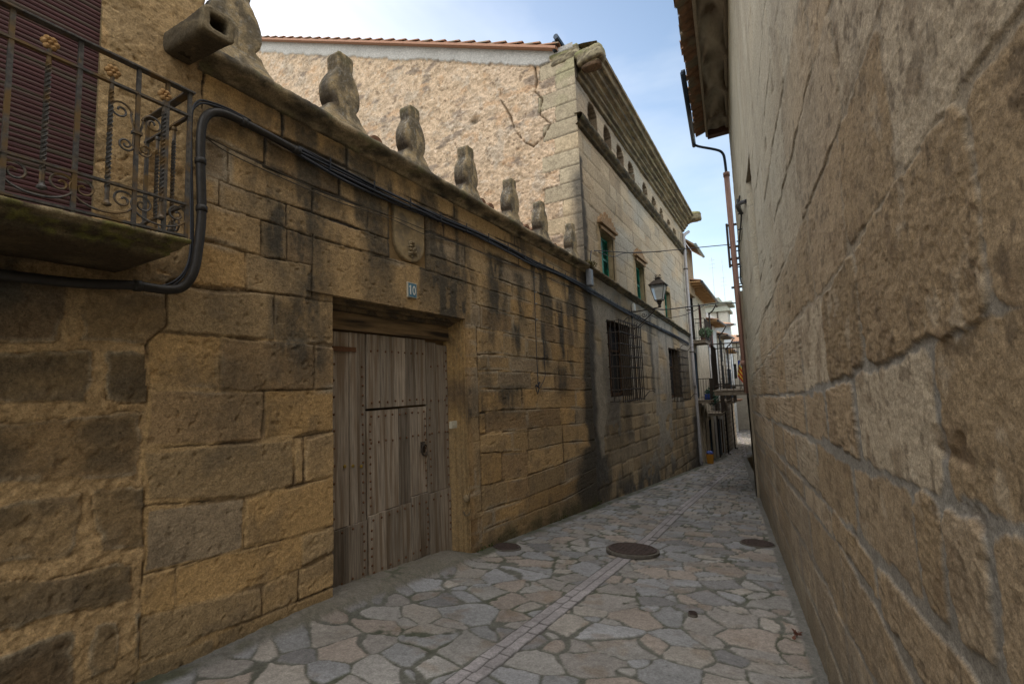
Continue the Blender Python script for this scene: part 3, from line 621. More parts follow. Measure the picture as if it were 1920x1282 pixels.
# ---- moulded door frame: lintel soffit and far jamb
def frame_run(name, path0, path1, nseg, seed, horiz):
    pr = []
    for i in range(len(path0)-1):
        for t in np.linspace(0, 1, 7)[:-1]: pr.append([path0[i][j]+(path0[i+1][j]-path0[i][j])*t for j in range(3)]+[path1[i][j]+(path1[i+1][j]-path1[i][j])*t for j in range(3)])
    pr.append(list(path0[-1])+list(path1[-1])); pr = np.array(pr)
    t = np.linspace(0, 1, nseg)[None, :, None]; P = pr[:, None, :3]*(1-t)+pr[:, None, 3:]*t
    U = P[..., 1]*7+P[..., 2]*7; n1 = fbm(U, P[..., 0]*20+P[..., 2]*3, seed, 4); n2 = fbm(U*5, P[..., 0]*60+P[..., 1]*9, seed+1, 4)
    P = P+((n1-.5)*.010+(n2-.5)*.007)[..., None]*np.array([1, -.5, -.5])
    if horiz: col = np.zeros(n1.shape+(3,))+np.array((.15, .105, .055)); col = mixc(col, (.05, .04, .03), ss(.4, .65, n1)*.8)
    else:
        col = np.zeros(n1.shape+(3,))+np.array((.31, .20, .085)); z = P[..., 2]; col = mixc(col, (.13, .09, .05), ss(.45, .7, n1)*.6); col = mixc(col, (.1, .07, .045), np.exp(-((z+.05)/.22)**2)*.8)
        col = mixc(col, (.27, .19, .10), ss(-.2, -.6, z)*.7)
        jn = np.abs(((z+.42)/.66) % 1-.5)*.66; col = mixc(col, (.04, .03, .02), (1-ss(.322, .33, jn) < .02)*.8)
    return grid(name, P, col*(.8+.4*n2)[..., None], M['stone'], gwall)
st_ = [(0, 0), (.035, .0), (.045, .022), (.075, .024), (.085, .05), (.13, .055), (.142, .085), (.2, .10), (.30, .105)]
frame_run('door_lintel_moulding', [(-A+.012-d, 2.5, .868-u*1.05) for d, u in st_], [(-A+.012-d, 4.76-u*.9, .868-u*1.05) for d, u in st_], 120, 700, True)
frame_run('door_jamb_moulding', [(-A+.012-d, 4.745-u*1.05, .87) for d, u in st_], [(-A+.012-d, 4.745-u*1.05, -2.3) for d, u in st_], 150, 710, False)
b = MB(); b.lathe((-A+.0, 4.69, -1.30), [(.002, -.05), (.03, -.035), (.042, 0), (.03, .03), (.002, .045)], 12)
for k in range(7):
    a = math.pi*(1.05+.15*k); b.lathe((-A+.005, 4.69+.065*math.cos(a), -1.44+.06*math.sin(a)), [(.001, -.016), (.015, 0), (.001, .016)], 8)
b.build('jamb_carving', M['merlon'], gwall, smooth=True)

# ---- the plank door
wood = noise_mat('weathered_grey_planks', (.15, .125, .10), (.36, .30, .235), 9, .85, bump=.9, dist=.006, c3=(.17, .125, .085), s3=3.2, stretch=(7, 7, .35), island=.36)
wood2 = noise_mat('dark_transom_wood', (.12, .08, .042), (.27, .18, .09), 8, .85, bump=.7, dist=.006, stretch=(6, .5, 6), c3=(.03, .022, .015), s3=2)
DX = -A-.20
def dy(px, py): r = ray(px, py); return r*(DX/r[0])
door = MB()
zb = lambda y: float(gz(y))+.075
rd = random.Random(3)
def plank(y0, y1, z0a, z0b, z1, x=0.0, mb=None):
    j = rd.uniform(-.004, .004); mb = mb or door
    vs = []
    for xx in (DX-.04, DX+x+j):
        vs += [(xx, y0+.0025, z0a), (xx, y1-.0025, z0b), (xx, y1-.0025, z1+rd.uniform(-.004, .004)), (xx, y0+.0025, z1+rd.uniform(-.004, .004))]
    mb.add(vs, [(0, 3, 2, 1), (4, 5, 6, 7), (0, 1, 5, 4), (1, 2, 6, 5), (2, 3, 7, 6), (3, 0, 4, 7)])
Ytop = .60
yl = [dy(633, 700)[1]-.25, dy(655, 800)[1], dy(688, 800)[1]]; yw0 = yl[-1]; yw1 = dy(801, 850)[1]; yr = dy(842, 850)[1]
zsp = float(dy(745, 764)[2]); zlow = float(dy(740, 950)[2]); zfoot = float(dy(745, 1063)[2])
for y0, y1 in ((yl[0], yl[0]+.16), (yl[0]+.16, yl[1]), (yl[1], yl[1]+.10), (yl[1]+.10, yw0-.012)): plank(y0, y1, zlow-.03, zlow-.03, .585, .0)
for y0, y1 in ((yl[0], yl[1]-.03), (yl[1]-.03, yw0-.012)): plank(y0, y1, zb(y0)-.12, zb(y1)-.12, zlow-.034, .012)
w_ = (yw1-yw0)
cuts = [0, .2, .42, .62, .8, 1.0]
for i in range(5): plank(yw0+w_*cuts[i], yw0+w_*cuts[i+1], zsp+.012, zsp+.012, .585, .004)
rw = yr-yw1
for i, (a, c_) in enumerate(((0, .48), (.48, 1))): plank(yw1+.008+rw*a, yw1+.008+rw*c_, zlow+.02, zlow+.02, .56-.02*i, .002); plank(yw1+.008+rw*a, yw1+.008+rw*c_, zb(yw1)-.15, zb(yr)-.15, zlow+.015, .012)
o_door = door.build('plank_door', wood, gwall, bevel=.003, segs=1)
wk = MB(); cuts = [0, .27, .5, .68, .84, 1.0]
for i in range(5):
    plank(yw0+w_*cuts[i], yw0+w_*cuts[i+1], zlow-.0+.05*(i > 2), zlow+.05*(i > 2), zsp-.01, -.002, wk)
    y0 = yw0+w_*cuts[i]; y1 = yw0+w_*cuts[i+1]; plank(y0, y1, zfoot+.02-.045*(y0-yw0), zfoot+.02-.045*(y1-yw0), zlow-.006+.05*(i > 2), .011, wk)
o_w = wk.build('wicket_door', wood, o_door, bevel=.003, segs=1)
t_ = MB(); t_.bb((DX-.05, 2.7, .60), (DX+.03, 4.68, .80)); t_.bb((DX-.09, 2.6, .84), (DX-.052, 4.78, -2.6)); t_.bb((DX-.02, 2.7, -2.5), (DX+.03, 4.7, zb(4.7)-.05))
t_.build('transom_beam', wood2, gwall, bevel=.006)
# studs
sb = MB()
def stud(y, z, x=.006, r=.0125): sb.lathe((DX+x, y, z), [(r, 0), (r*.95, .004), (r*.6, .009), (.001, .011)], 8, ax='x')
def row(y0, y1, z, n, x=.006):
    for i in range(n):
        stud(y0+(y1-y0)*(i+.5)/n+rd.uniform(-.006, .006), z+rd.uniform(-.006, .006), x)
def colm(y, z0, z1, n, x=.006):
    for i in range(n): stud(y+rd.uniform(-.005, .005), z0+(z1-z0)*(i+.5)/n+rd.uniform(-.008, .008), x)
row(yw0, yw1, .42, 9); row(yw0, yw1, zsp+.07, 8); row(yw0, yw1, zsp-.07, 9); row(yw0, yw1, -.50, 9); row(yw0, yw1, zlow-.05, 8, .016); row(yw0, yw1, zfoot+.07, 8, .016)
row(yw1+.02, yr, .28, 3); row(yw1+.02, yr, zsp+.05, 3); row(yw1+.02, yr, -.5, 3); row(yw1+.02, yr, zlow-.05, 3, .016)
colm(yw0+.035, zlow+.05, zsp-.1, 11); colm(yw1-.035, zlow+.08, zsp-.1, 10); colm(yw1+.05, zlow+.08, zsp, 10); colm(yr-.03, zlow, .5, 16)
colm(yw0-.06, zlow, .3, 16); colm(yl[0]+.20, zlow, .35, 10); row(yl[0]+.1, yw0-.02, zlow-.07, 4, .016); colm(yw0-.06, zb(3)-.05, zlow-.1, 6, .016); colm(yw0+.035, zfoot+.1, zlow-.1, 5, .016); colm(yw1-.03, zfoot+.1, zlow-.1, 6, .016); colm(yr-.03, zfoot+.1, zlow-.1, 5, .016); row(yl[0]+.1, yw0-.02, zfoot+.1, 4, .016)
tag(sb.build('nail_studs', M['iron_rust'], o_door, smooth=True), kind='stuff')
# knocker, plates, hinge
kb = MB(); kp = dy(792, 838)
kb.bb((DX+.0, kp[1]-.03, kp[2]-.06), (DX+.014, kp[1]+.03, kp[2]+.06))
kb.tube([(DX+.03, kp[1]+.045*math.cos(a), kp[2]-.03+.06*math.sin(a)) for a in np.linspace(.6, 5.9, 18)], .009, 8); kb.lathe((DX+.01, kp[1], kp[2]+.03), [(.022, 0), (.02, .02), (.008, .03)], 10, ax='x')
kb.build('door_knocker', M['iron'], o_w)
for pxx, pyy, nm in ((646, 874, 'lock_plate'), (661, 873, 'lock_plate'), (677, 874, 'lock_plate')):
    q = dy(pxx, pyy); lb = MB(); lb.lathe((DX, q[1], q[2]), [(.017, 0), (.016, .008), (.006, .012)], 12, ax='x'); lb.build(nm, noise_mat('brass', (.30, .2, .04), (.42, .3, .07), 60, .4, .6), o_door)
hb = MB(); q = dy(655, 655); hb.bb((DX, q[1]-.2, q[2]-.022), (DX+.014, q[1]+.07, q[2]+.022)); hb.build('strap_hinge', M['iron_rust'], o_door)

# ---- house number tile and door bell
tl = empty('house_number_tile', (-A, 3.79, 1.07), 'small blue tile with the number 10 above the plank door', 'number plate')
b = MB(); P0, P1 = PL(762, 533), PL(781, 557); ty, tz = 3.79, 1.075; hw_, hh_ = .072, .083
b.bb((-A-.004, ty-hw_, tz-hh_), (-A+.016, ty+hw_, tz+hh_)); b.build('tile', noise_mat('pale_glazed_rim', (.40, .36, .28), (.5, .45, .35), 60, .4), tl, bevel=.003)
b = MB(); b.bb((-A+.0155, ty-hw_+.010, tz-hh_+.010), (-A+.0185, ty+hw_-.010, tz+hh_-.010)); b.build('blue_field', noise_mat('blue_glaze', (.06, .15, .22), (.10, .22, .30), 50, .35), tl)
b = MB(); m_ = noise_mat('white_glaze', (.62, .62, .58), (.7, .7, .66), 50, .35)
for a in ((-.042, -.05, -.026, .05), (-.050, .028, -.042, .040)): b.bb((-A+.018, ty+a[0], tz+a[1]), (-A+.0212, ty+a[2], tz+a[3]))
ring = [(.0+.026*math.cos(t), .05*math.sin(t)) for t in np.linspace(0, 2*math.pi, 25)[:-1]]; rin = [(.0+.013*math.cos(t), .034*math.sin(t)) for t in np.linspace(0, 2*math.pi, 25)[:-1]]
vs = [(-A+.0205, ty+.022+p[0], tz+p[1]) for p in ring+rin]; b.add(vs, [(i, (i+1) % 24, 24+(i+1) % 24, 24+i) for i in range(24)])
b.build('numerals', m_, tl)
q = PL(848, 796); b = MB(); b.bb((-A-.005, q[1]-.055, q[2]-.04), (-A+.03, q[1]+.055, q[2]+.04)); b.bb((-A+.03, q[1]-.02, q[2]-.018), (-A+.036, q[1]+.02, q[2]+.012))
o = b.build('door_bell', noise_mat('ivory_plastic', (.42, .38, .3), (.52, .48, .38), 40, .5), None, bevel=.006); tag(o, 'small ivory bell push beside the right jamb of the plank door', 'doorbell')
# ------------------------------------------------------------------ palace
palace = empty('stone_palace', (-A, 9.1, -2.5), 'grand stone palace with green shutters, caged windows and small arches under its cornice', 'palace')
NI = [(10.22, 6.50), (11.3, 6.46), (12.35, 6.42), (13.45, 6.39), (15.05, 6.33), (16.25, 6.28), (17.45, 6.24), (18.7, 6.2), (19.85, 6.17)]
WIN = [(10.2, 11.12, 2.43, 3.52), (13.15, 14.05, 2.30, 3.42), (16.75, 17.75, 2.19, 3.22)]
GRL = [(10.3, 12.05, -.33, 1.46), (16.85, 18.75, -.62, 1.16)]
YE = 21.9
zledge = lambda y: 2.47-.042*(y-9.1)
def palace_wall():
    cl = [([9, 24], [z, z-.012*15]) for z in np.arange(7.3, 2.6, -.37)]+[([9, 24], [z, z-.03*15]) for z in np.arange(2.3, -3.6, -.34)]
    js = [jrand(9, 24, .5, 1.0, 800+i) for i in range(len(cl)+1)]
    ys = steps(9.1, YE, lambda y: max(.04, .00032*y*y+.01), [h[0] for h in WIN+GRL]+[h[1] for h in WIN+GRL]); zs = steps(-4.2, 7.35, lambda z: .028, [h[2] for h in WIN+GRL]+[h[3] for h in WIN+GRL])
    Y, Z = np.meshgrid(ys, zs)
    d, k, s = course_field(Y, Z, cl, js, .012, 90, .02)
    n1 = fbm(Y*2.2, Z*2.2, 160, 4); n2 = fbm(Y*12, Z*12, 161, 4); n3 = fbm(Y*.6, Z*.6, 162, 3)
    low = Z < zledge(Y)
    plas = np.where(low, ss(.44, .55, n3+.10*(Z > -.4))*((Z > -.6-.03*Y) | (n1 > .5)), ss(.45, .6, n1)*.5)
    e = ss(.006, .022, d)*(1-plas)+plas
    h = (rnd(k, s, 5)-.5)*.015*(1-plas)+(n1-.5)*.03+(n2-.5)*.014-(1-e)*.014
    col = block_colour(k, s, 40, [(.42, .345, .245), (.44, .355, .245), (.39, .33, .245), (.41, .32, .215)], [.3, .3, .2, .2])
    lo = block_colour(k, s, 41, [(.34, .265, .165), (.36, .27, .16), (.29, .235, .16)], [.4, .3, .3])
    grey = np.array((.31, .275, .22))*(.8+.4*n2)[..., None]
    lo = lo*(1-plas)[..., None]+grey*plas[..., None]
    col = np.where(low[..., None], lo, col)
    col = mixc(col, (.43, .34, .24), (~low)*ss(.4, .7, n3)*.5)
    col = mixc(col, (.33, .325, .29), (~low)*ss(.45, .7, fbm(Y*.5+3, Z*1.1, 163, 3))*.55)
    col = mixc(col, (.05, .042, .033), (1-e)*ss(.35, .6, n1)*.75)
    st = np.zeros(Y.shape)
    for a in [(9.24, 4.9, 2.4, .17, 1.0), (9.15, 2.4, -2.9, .30, 1.0), (9.5, -1.5, -3, .6, .8), (14.35, 2.2, -.3, .22, .7), (10.6, -.35, -1.4, .5, .45), (11.6, -.4, -1.3, .35, .5), (16.5, 2.0, .9, .15, .4), (21.3, -1.5, -3.8, .7, .9), (20.6, -2.3, -4, .5, .7), (12.9, -.6, -1.7, .4, .35), (12.0, 5.7, 4.4, .25, .25)]:
        st = np.maximum(st, streak(Y, Z, *a))
    st = np.maximum(st, ss(.55, .75, fbm(Y*2.2, Z*.5, 170, 4))*.4*low)
    st = np.maximum(st, ss(.9, .1, Z-gz(Y))*ss(.35, .6, n1)*.8)
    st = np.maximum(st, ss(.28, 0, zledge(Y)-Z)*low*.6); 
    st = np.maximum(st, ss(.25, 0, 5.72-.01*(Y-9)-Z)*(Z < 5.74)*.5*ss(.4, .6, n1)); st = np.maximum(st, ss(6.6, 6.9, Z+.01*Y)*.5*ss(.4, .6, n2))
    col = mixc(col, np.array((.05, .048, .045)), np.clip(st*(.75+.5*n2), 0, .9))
    for yc, zt in [(a_, b__+.07) for a_, b__ in NI]:                                    # small arches, deeply sunk, their inner shade painted into the colour
        r = .27; a = np.abs(Y-yc); dep = (a < r) & (Z > 5.6) & (Z < zt-r+np.sqrt(np.clip(r*r-a*a, 0, None)))
        h = np.where(dep, -.28, h); r_ = r+.06; dc = (a < r_) & (Z > 5.6) & (Z < zt-r+np.sqrt(np.clip(r_*r_-a*a, 0, None))); col = np.where(dc[..., None], np.array((.13, .095, .06))*(.8+.4*n2)[..., None], col)
    for y0, y1, z0, z1 in WIN:                           # dressed window frames
        fr = (Y > y0-.16) & (Y < y1+.16) & (Z < z1+.2) & (Z > z0-.02); h = np.where(fr, .035+(n2-.5)*.01, h); col = np.where(fr[..., None], np.array((.34, .255, .15))*(.75+.5*n2)[..., None], col)
    keep = np.ones((len(zs)-1, len(ys)-1), bool); yc = (ys[1:]+ys[:-1])/2; zc = (zs[1:]+zs[:-1])/2; Yc, Zc = np.meshgrid(yc, zc)
    for a, b_, c_, d_ in WIN+GRL: keep &= ~((Yc > a) & (Yc < b_) & (Zc > c_) & (Zc < d_))
    h = np.where(low, h, h-.03)
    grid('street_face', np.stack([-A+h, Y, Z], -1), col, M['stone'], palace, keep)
palace_wall()
# body behind (with the window recesses left open)
b = MB()
holes = sorted(WIN+GRL)
def cutwall(b, y0, y1, z0, z1, holes, x0, x1):
    ys = sorted({y0, y1, *[h[0] for h in holes], *[h[1] for h in holes]}); zs = sorted({z0, z1, *[h[2] for h in holes], *[h[3] for h in holes]})
    for i in range(len(ys)-1):
        run = None
        for j in range(len(zs)-1):
            yc, zc = (ys[i]+ys[i+1])/2, (zs[j]+zs[j+1])/2
            if any(h[0] < yc < h[1] and h[2] < zc < h[3] for h in holes):
                if run is not None: b.bb((x0, ys[i], run), (x1, ys[i+1], zs[j])); run = None
            elif run is None: run = zs[j]
        if run is not None: b.bb((x0, ys[i], run), (x1, ys[i+1], z1))
cutwall(b, 9.16, YE-.01, -4.2, 7.3, holes, -A-.45, -A-.32)
b.bb((-A-22, 9.22, -3), (-A-1.2, YE-.02, 7.25))
for h_ in WIN:
    y0, y1, z0, z1 = h_
    b.bb((-A-.33, y0-.05, z0), (-A-.02, y0-.001, z1)); b.bb((-A-.33, y1+.001, z0), (-A-.02, y1+.05, z1)); b.bb((-A-.33, y0-.05, z1+.001), (-A-.02, y1+.05, z1+.05)); b.bb((-A-.33, y0-.05, z0-.05), (-A-.02, y1+.05, z0-.001))
b.build('masonry_body', noise_mat('palace_masonry', (.25, .19, .11), (.4, .31, .19), 6, .95, bump=.6, dist=.02), palace)

def end_wall():
    zr = lambda x: 7.42+.447*(-3.9-x)
    xs = np.concatenate([np.arange(-15.6, -8, .035), np.arange(-8, -A-.005, .02), [-A+.0]]); ts = np.linspace(0, 1, 300)
    X, T = np.meshgrid(xs, ts); top = zr(np.minimum(X, -3.9)); Z = .8+(top-.8)*T
    n1 = fbm(X*3.2, Z*3.2, 180, 5); n2 = fbm(X*15, Z*15, 181, 4); n3 = fbm(X*.8, Z*.8, 182, 3); n4 = fbm(X*7, Z*9, 183, 5, .6)
    # quoins
    kz = np.floor(Z/.36); fz = np.abs(Z/.36-np.round(Z/.36))*.36; ql = .42+.36*(kz % 2)+.15*rnd(kz.astype(int), kz.astype(int)*0, 3); dx = (-A-X); wobx = (fbm(X*3, Z*3, 185, 3)-.5)*.10
    quo = dx < ql+wobx; qe = ss(.003, .02, np.minimum(fz, np.abs(dx-ql-wobx)))
    rub = fbm(X*4.5, Z*7, 186, 4); ridge = np.abs(rub-.5)*2; cr = ss(.035, .0, ridge)
    h = np.where(quo, (n2-.5)*.012-(1-qe)*.018+(n1-.5)*.02, (n4-.5)*.045+(n1-.5)*.03+(fbm(X*22, Z*26, 188, 4)-.5)*.035-cr*.015)
    col = np.zeros(X.shape+(3,))+np.array((.56, .42, .29))
    col = mixc(col, (.58, .45, .33), ss(.4, .7, n3)*.7)
    col = mixc(col, (.42, .36, .29), ss(.58, .7, n1)*.6); col = mixc(col, (.27, .2, .13), ss(.52, .62, n4)*.45); col = mixc(col, (.20, .16, .13), ss(.60, .72, fbm(X*2.0, Z*6, 187, 5))*.75)
    col = mixc(col, (.16, .11, .07), ss(.66, .72, fbm(X*11, Z*17, 190, 4, .6))*.7); col = mixc(col, (.66, .56, .45), ss(.64, .72, fbm(X*8+5, Z*12, 191, 4, .6))*.5); col = mixc(col, (.50, .30, .16), ss(.62, .72, fbm(X*3+9, Z*5, 192, 4, .6))*.45)
    q_ = block_colour(kz.astype(int), np.zeros(kz.shape, int), 55, [(.46, .375, .26), (.41, .345, .245), (.48, .385, .26)], [.4, .3, .3]); q_ = mixc(q_, (.29, .28, .16), ss(5.5, 7.3, Z)*ss(.4, .6, n1)*.7)
    q_ = q_*(qe*.55+.45)[..., None]; q_ = mixc(q_, (.5, .38, .24), ss(4.2, 3.0, Z)*.55)
    col = np.where(quo[..., None], q_, col)
    # the long crack beside the quoins
    pts = [PY(x, y, 9.1) for x, y in ((1003, 100), (1003, 132), (1006, 150), (1003, 172), (1016, 185), (1012, 215), (1032, 232), (1020, 255), (1000, 275), (985, 268), (965, 245), (955, 215), (940, 190), (938, 168))]
    dmin = np.full(X.shape, 9.)
    for p, q in zip(pts[:-1], pts[1:]):
        ax, az, bx, bz = p[0], p[2], q[0], q[2]; L2 = (bx-ax)**2+(bz-az)**2; t = np.clip(((X-ax)*(bx-ax)+(Z-az)*(bz-az))/L2, 0, 1)
        dmin = np.minimum(dmin, np.hypot(X-ax-t*(bx-ax), Z-az-t*(bz-az)))
    dmin = dmin+(n1-.5)*.06+(n2-.5)*.03; ck = ss(.035, .0, dmin); h = h-ck*.06; col = mixc(col, (.11, .07, .035), ck*.85)
    hp = np.exp(-(((X-PY(888, 228, 9.1)[0])/.13)**2+((Z-PY(888, 228, 9.1)[2])/.07)**2)); h = h-hp*.08; col = mixc(col, (.09, .075, .05), hp*.8)
    col *= (.8+.4*n2)[..., None]
    # grey lime band under the verge, ragged lower edge
    lb = ss(.0, .02, Z-(top-.40)+(n1-.5)*.16+(n4-.5)*.1)*(~quo | (Z > 7.3)); h = h*(1-lb)+lb*(.035+(n2-.5)*.006); col = col*(1-lb)[..., None]+np.array((.42, .41, .39))*(.85+.3*n1)[..., None]*lb[..., None]
    st = ss(.35, .0, dx)*ss(4.9, 4.3, Z)*(.5+.8*n1); col = mixc(col, (.06, .06, .058), np.clip(st, 0, .8))
    P = np.stack([X, 9.1-h, Z], -1); grid('end_wall', P, col, M['stone'], palace)
end_wall()
moulding('string_course', [(-.03, 5.55), (.03, 5.58), (.05, 5.62), (.10, 5.66), (.13, 5.70), (.14, 5.76), (.10, 5.79), (-.05, 5.80)], 9.06, YE, palace, .06, .012, 30, cols=((.16, .125, .075), (.07, .058, .04)), slope=-.004)
moulding('ledge', [(-.03, 2.33), (.03, 2.36), (.07, 2.40), (.12, 2.43), (.12, 2.46), (.08, 2.48), (-.1, 2.49)], 9.13, YE-.3, palace, .06, .012, 31, cols=((.20, .155, .095), (.08, .07, .05)), slope=-.042)
moulding('eaves_cornice', [(-.03, 6.66), (.04, 6.69), (.05, 6.76), (.12, 6.80), (.13, 6.86), (.20, 6.90), (.21, 6.96), (.30, 7.0), (.31, 7.07), (.42, 7.13), (.44, 7.22), (.50, 7.25), (.50, 7.33), (.2, 7.40), (-.6, 7.52)], 9.2, YE, palace, .07, .006, 33, joint=1.7, lin=True, cols=((.30, .24, .145), (.12, .10, .07)))
# rough corner stones at both ends of the cornice
def rock(name, c, d, seed, parent, col1=(.30, .26, .17), rot=0, exp=4.5):
    th = np.linspace(0, 2*math.pi, 33); ph = np.linspace(-math.pi/2, math.pi/2, 22); T, Pp = np.meshgrid(th, ph)
    x, y, z = np.cos(T)*np.cos(Pp), np.sin(T)*np.cos(Pp), np.sin(Pp); rr = (np.abs(x)**exp+np.abs(y)**exp+np.abs(z)**exp)**(-1/exp)
    q = fbm(x*2+seed, y*2+z*3, 900+seed, 4); q2 = fbm(x*7+seed, y*7+z*9, 920+seed, 4); D = rr*(1+(q-.5)*.4+(q2-.5)*.16)
    X, Y, Z = x*D*d[0], y*D*d[1], z*D*d[2]; cr_, sr = math.cos(rot), math.sin(rot)
    X, Z = X*cr_+Z*sr, Z*cr_-X*sr
    col = np.zeros(X.shape+(3,))+np.array(col1); col = mixc(col, (.07, .055, .045), ss(.45, .6, q2)*.7); col = mixc(col, (.2, .21, .08), ss(0, .5, Z/d[2])*ss(.4, .6, q)*.7)
    return grid(name, np.stack([X+c[0], Y+c[1], Z+c[2]], -1), col, M['stone'], parent)
rock('corner_stone', (-3.08, 9.26, 7.04), (.30, .19, .15), 1, palace, rot=-.12, exp=7); rock('corner_stone', (-3.06, 9.28, 6.86), (.2, .14, .07), 4, palace, (.2, .13, .08)); rock('corner_stone', (-A-.22, 9.24, 7.22), (.33, .16, .16), 2, palace, exp=8)
rock('corner_stone', (-3.02, YE-.1, 7.25), (.42, .25, .2), 3, palace)
# roof: tiles along the verge, seen edge on, and the slope behind
rm = noise_mat('clay_tiles', (.20, .085, .045), (.42, .22, .13), 12, .85, bump=.5, dist=.01, c3=(.26, .2, .14), s3=6)
b = MB(); zr = lambda x: 7.42+.447*(-3.9-x)
b.add([(-3.75, 8.98, zr(-3.75)+.0), (-15.6, 8.98, zr(-15.6)+.0), (-15.6, YE, zr(-15.6)+.0), (-3.75, YE, zr(-3.75)+.0), (-3.75, 8.98, zr(-3.75)+.06), (-15.6, 8.98, zr(-15.6)+.06), (-15.6, YE, zr(-15.6)+.06), (-3.75, YE, zr(-3.75)+.06)], [(0, 1, 2, 3), (7, 6, 5, 4), (0, 4, 5, 1), (0, 3, 7, 4)])
b.add([(-27, 9.05, 2), (-15.6, 9.05, 2), (-15.6, 9.05, zr(-15.6)), (-27, 9.05, zr(-15.6)-4)], [(0, 1, 2, 3)])
ro = b.build('roof', rm, palace)
b = MB(); n_ = 27
for i in range(n_):
    x = -3.72-(i+.5)*.44; z = zr(x)+.085
    ux, uz = -.913, .408
    P0 = Vector((x+.25, 8.93, z-.11+.02)); P1 = Vector((x-.25, 8.93, z+.11-.045))
    prof = [(.0+.085*math.cos(a), .055*math.sin(a)) for a in np.linspace(-.15, math.pi+.15, 9)]
    vs = []
    for P_, k in ((P0, 1.1), (P1, .92)): vs += [(P_.x, P_.y+.09+p[0]*k, P_.z+p[1]*k) for p in prof]+[(P_.x, P_.y+.09+p[0]*k*.8, P_.z+p[1]*k*.8-.004) for p in prof]
    m9 = 9
    fs = [(j, j+1, 18+j+1, 18+j) for j in range(8)]+[(9+j, 18+9+j, 18+9+j+1, 9+j+1) for j in range(8)]+[(j, 9+j, 9+j+1, j+1) for j in range(8)]+[(18+j, 18+j+1, 27+j+1, 27+j) for j in range(8)]
    b.add(vs, fs)
b.build('verge_tiles', rm, palace)
b = MB(); b.add([(-3.75, 8.93, zr(-3.75)-.015), (-15.6, 8.93, zr(-15.6)-.015), (-15.6, 8.93, zr(-15.6)+.045), (-3.75, 8.93, zr(-3.75)+.045), (-3.75, 9.09, zr(-3.75)-.015), (-15.6, 9.09, zr(-15.6)-.015)], [(0, 1, 2, 3), (0, 4, 5, 1)])
b.build('verge_band', noise_mat('salmon_mortar', (.36, .19, .13), (.44, .26, .18), 20, .9), palace)
b = MB(); q = PY(1045, 72, 8.95)
b.tube([(q[0]-.02, 8.9, q[2]+.02), (q[0]+.0, 12, q[2]+.02)], .06, 8); b.bb((q[0]-.14, 8.98, q[2]-.22), (q[0]-.06, 12, q[2]+.0)); b.build('roof_gutter', noise_mat('dark_zinc', (.03, .045, .07), (.06, .08, .11), 30, .4, .5), palace)

# ---- windows with green shutters
green = noise_mat('green_shutter_paint', (.014, .21, .15), (.028, .30, .21), 9, .5, bump=.2, c3=(.02, .11, .09), s3=5)
def shutter_win(y0, y1, z0, z1, crest, seed):
    w = MB(); w.bb((-A-.30, y0, z0), (-A-.26, y1, z1)); win = w.build('window', noise_mat('window_shade', (.02, .02, .02), (.04, .04, .035), 8), palace)
    ym = (y0+y1)/2
    for a, c_ in ((y0+.01, ym-.004), (ym+.004, y1-.01)):
        s = MB(); x = -A-.17
        s.bb((x, a, z0+.02), (x+.035, a+.05, z1-.02)); s.bb((x, c_-.05, z0+.02), (x+.035, c_, z1-.02))
        for zz in (z0+.02, (z0+z1)/2-.03, z1-.08): s.bb((x, a+.05, zz), (x+.033, c_-.05, zz+.06))
        z = z0+.09
        while z < z1-.09:
            if not (abs(z-(z0+z1)/2) < .035): s.box((x+.014, (a+c_)/2, z), (.03, c_-a-.1, .008), M=Matrix.Rotation(.7, 3, 'Y'))
            z += .04
        s.bb((x-.02, a, z0+.02), (x-.012, c_, z1-.02))
        s.build('shutter', green, win)
    f = MB(); f.bb((-A-.03, y0-.06, z0-.07), (-A+.09, y1+.06, z0-.004)); f.build('sill', M['merlon'], win, bevel=.01)
    if crest:
        f = MB(); r = random.Random(seed); n_ = 9; W_ = (y1-y0)+.30; yy = y0-.15
        pr = [(0, 0)]
        for i in range(n_):
            hgt = crest*(.35+.65*abs(1-abs((i-(n_-1)/2)/((n_-1)/2)))**.7)*r.uniform(.7, 1.15) if crest < .5 else crest*r.uniform(.6, 1)
            a = W_*i/n_; c_ = W_*(i+1)/n_
            pr += [(a+.1*(c_-a), hgt*.35), (a+.42*(c_-a), hgt), (a+.58*(c_-a), hgt*.9), (a+.85*(c_-a), hgt*.35)]
        pr += [(W_, 0)]
        f.prism(pr, (-A-.0, yy, z1+.20), (0, 1, 0), (0, 0, 1), (.06, 0, 0)); f.bb((-A-.0, yy-.02, z1+.14), (-A+.1, yy+W_+.02, z1+.205))
        f.bb((-A+.036, yy+.1, z1+.02), (-A+.062, yy+W_-.1, z1+.1))
        f.build('carved_crest', noise_mat('crest_stone', (.22, .14, .08), (.38, .26, .15), 20, .95, bump=.8, dist=.02), win)
for i, w in enumerate(WIN): shutter_win(*w, (.34, .28, 0)[i], 60+i)

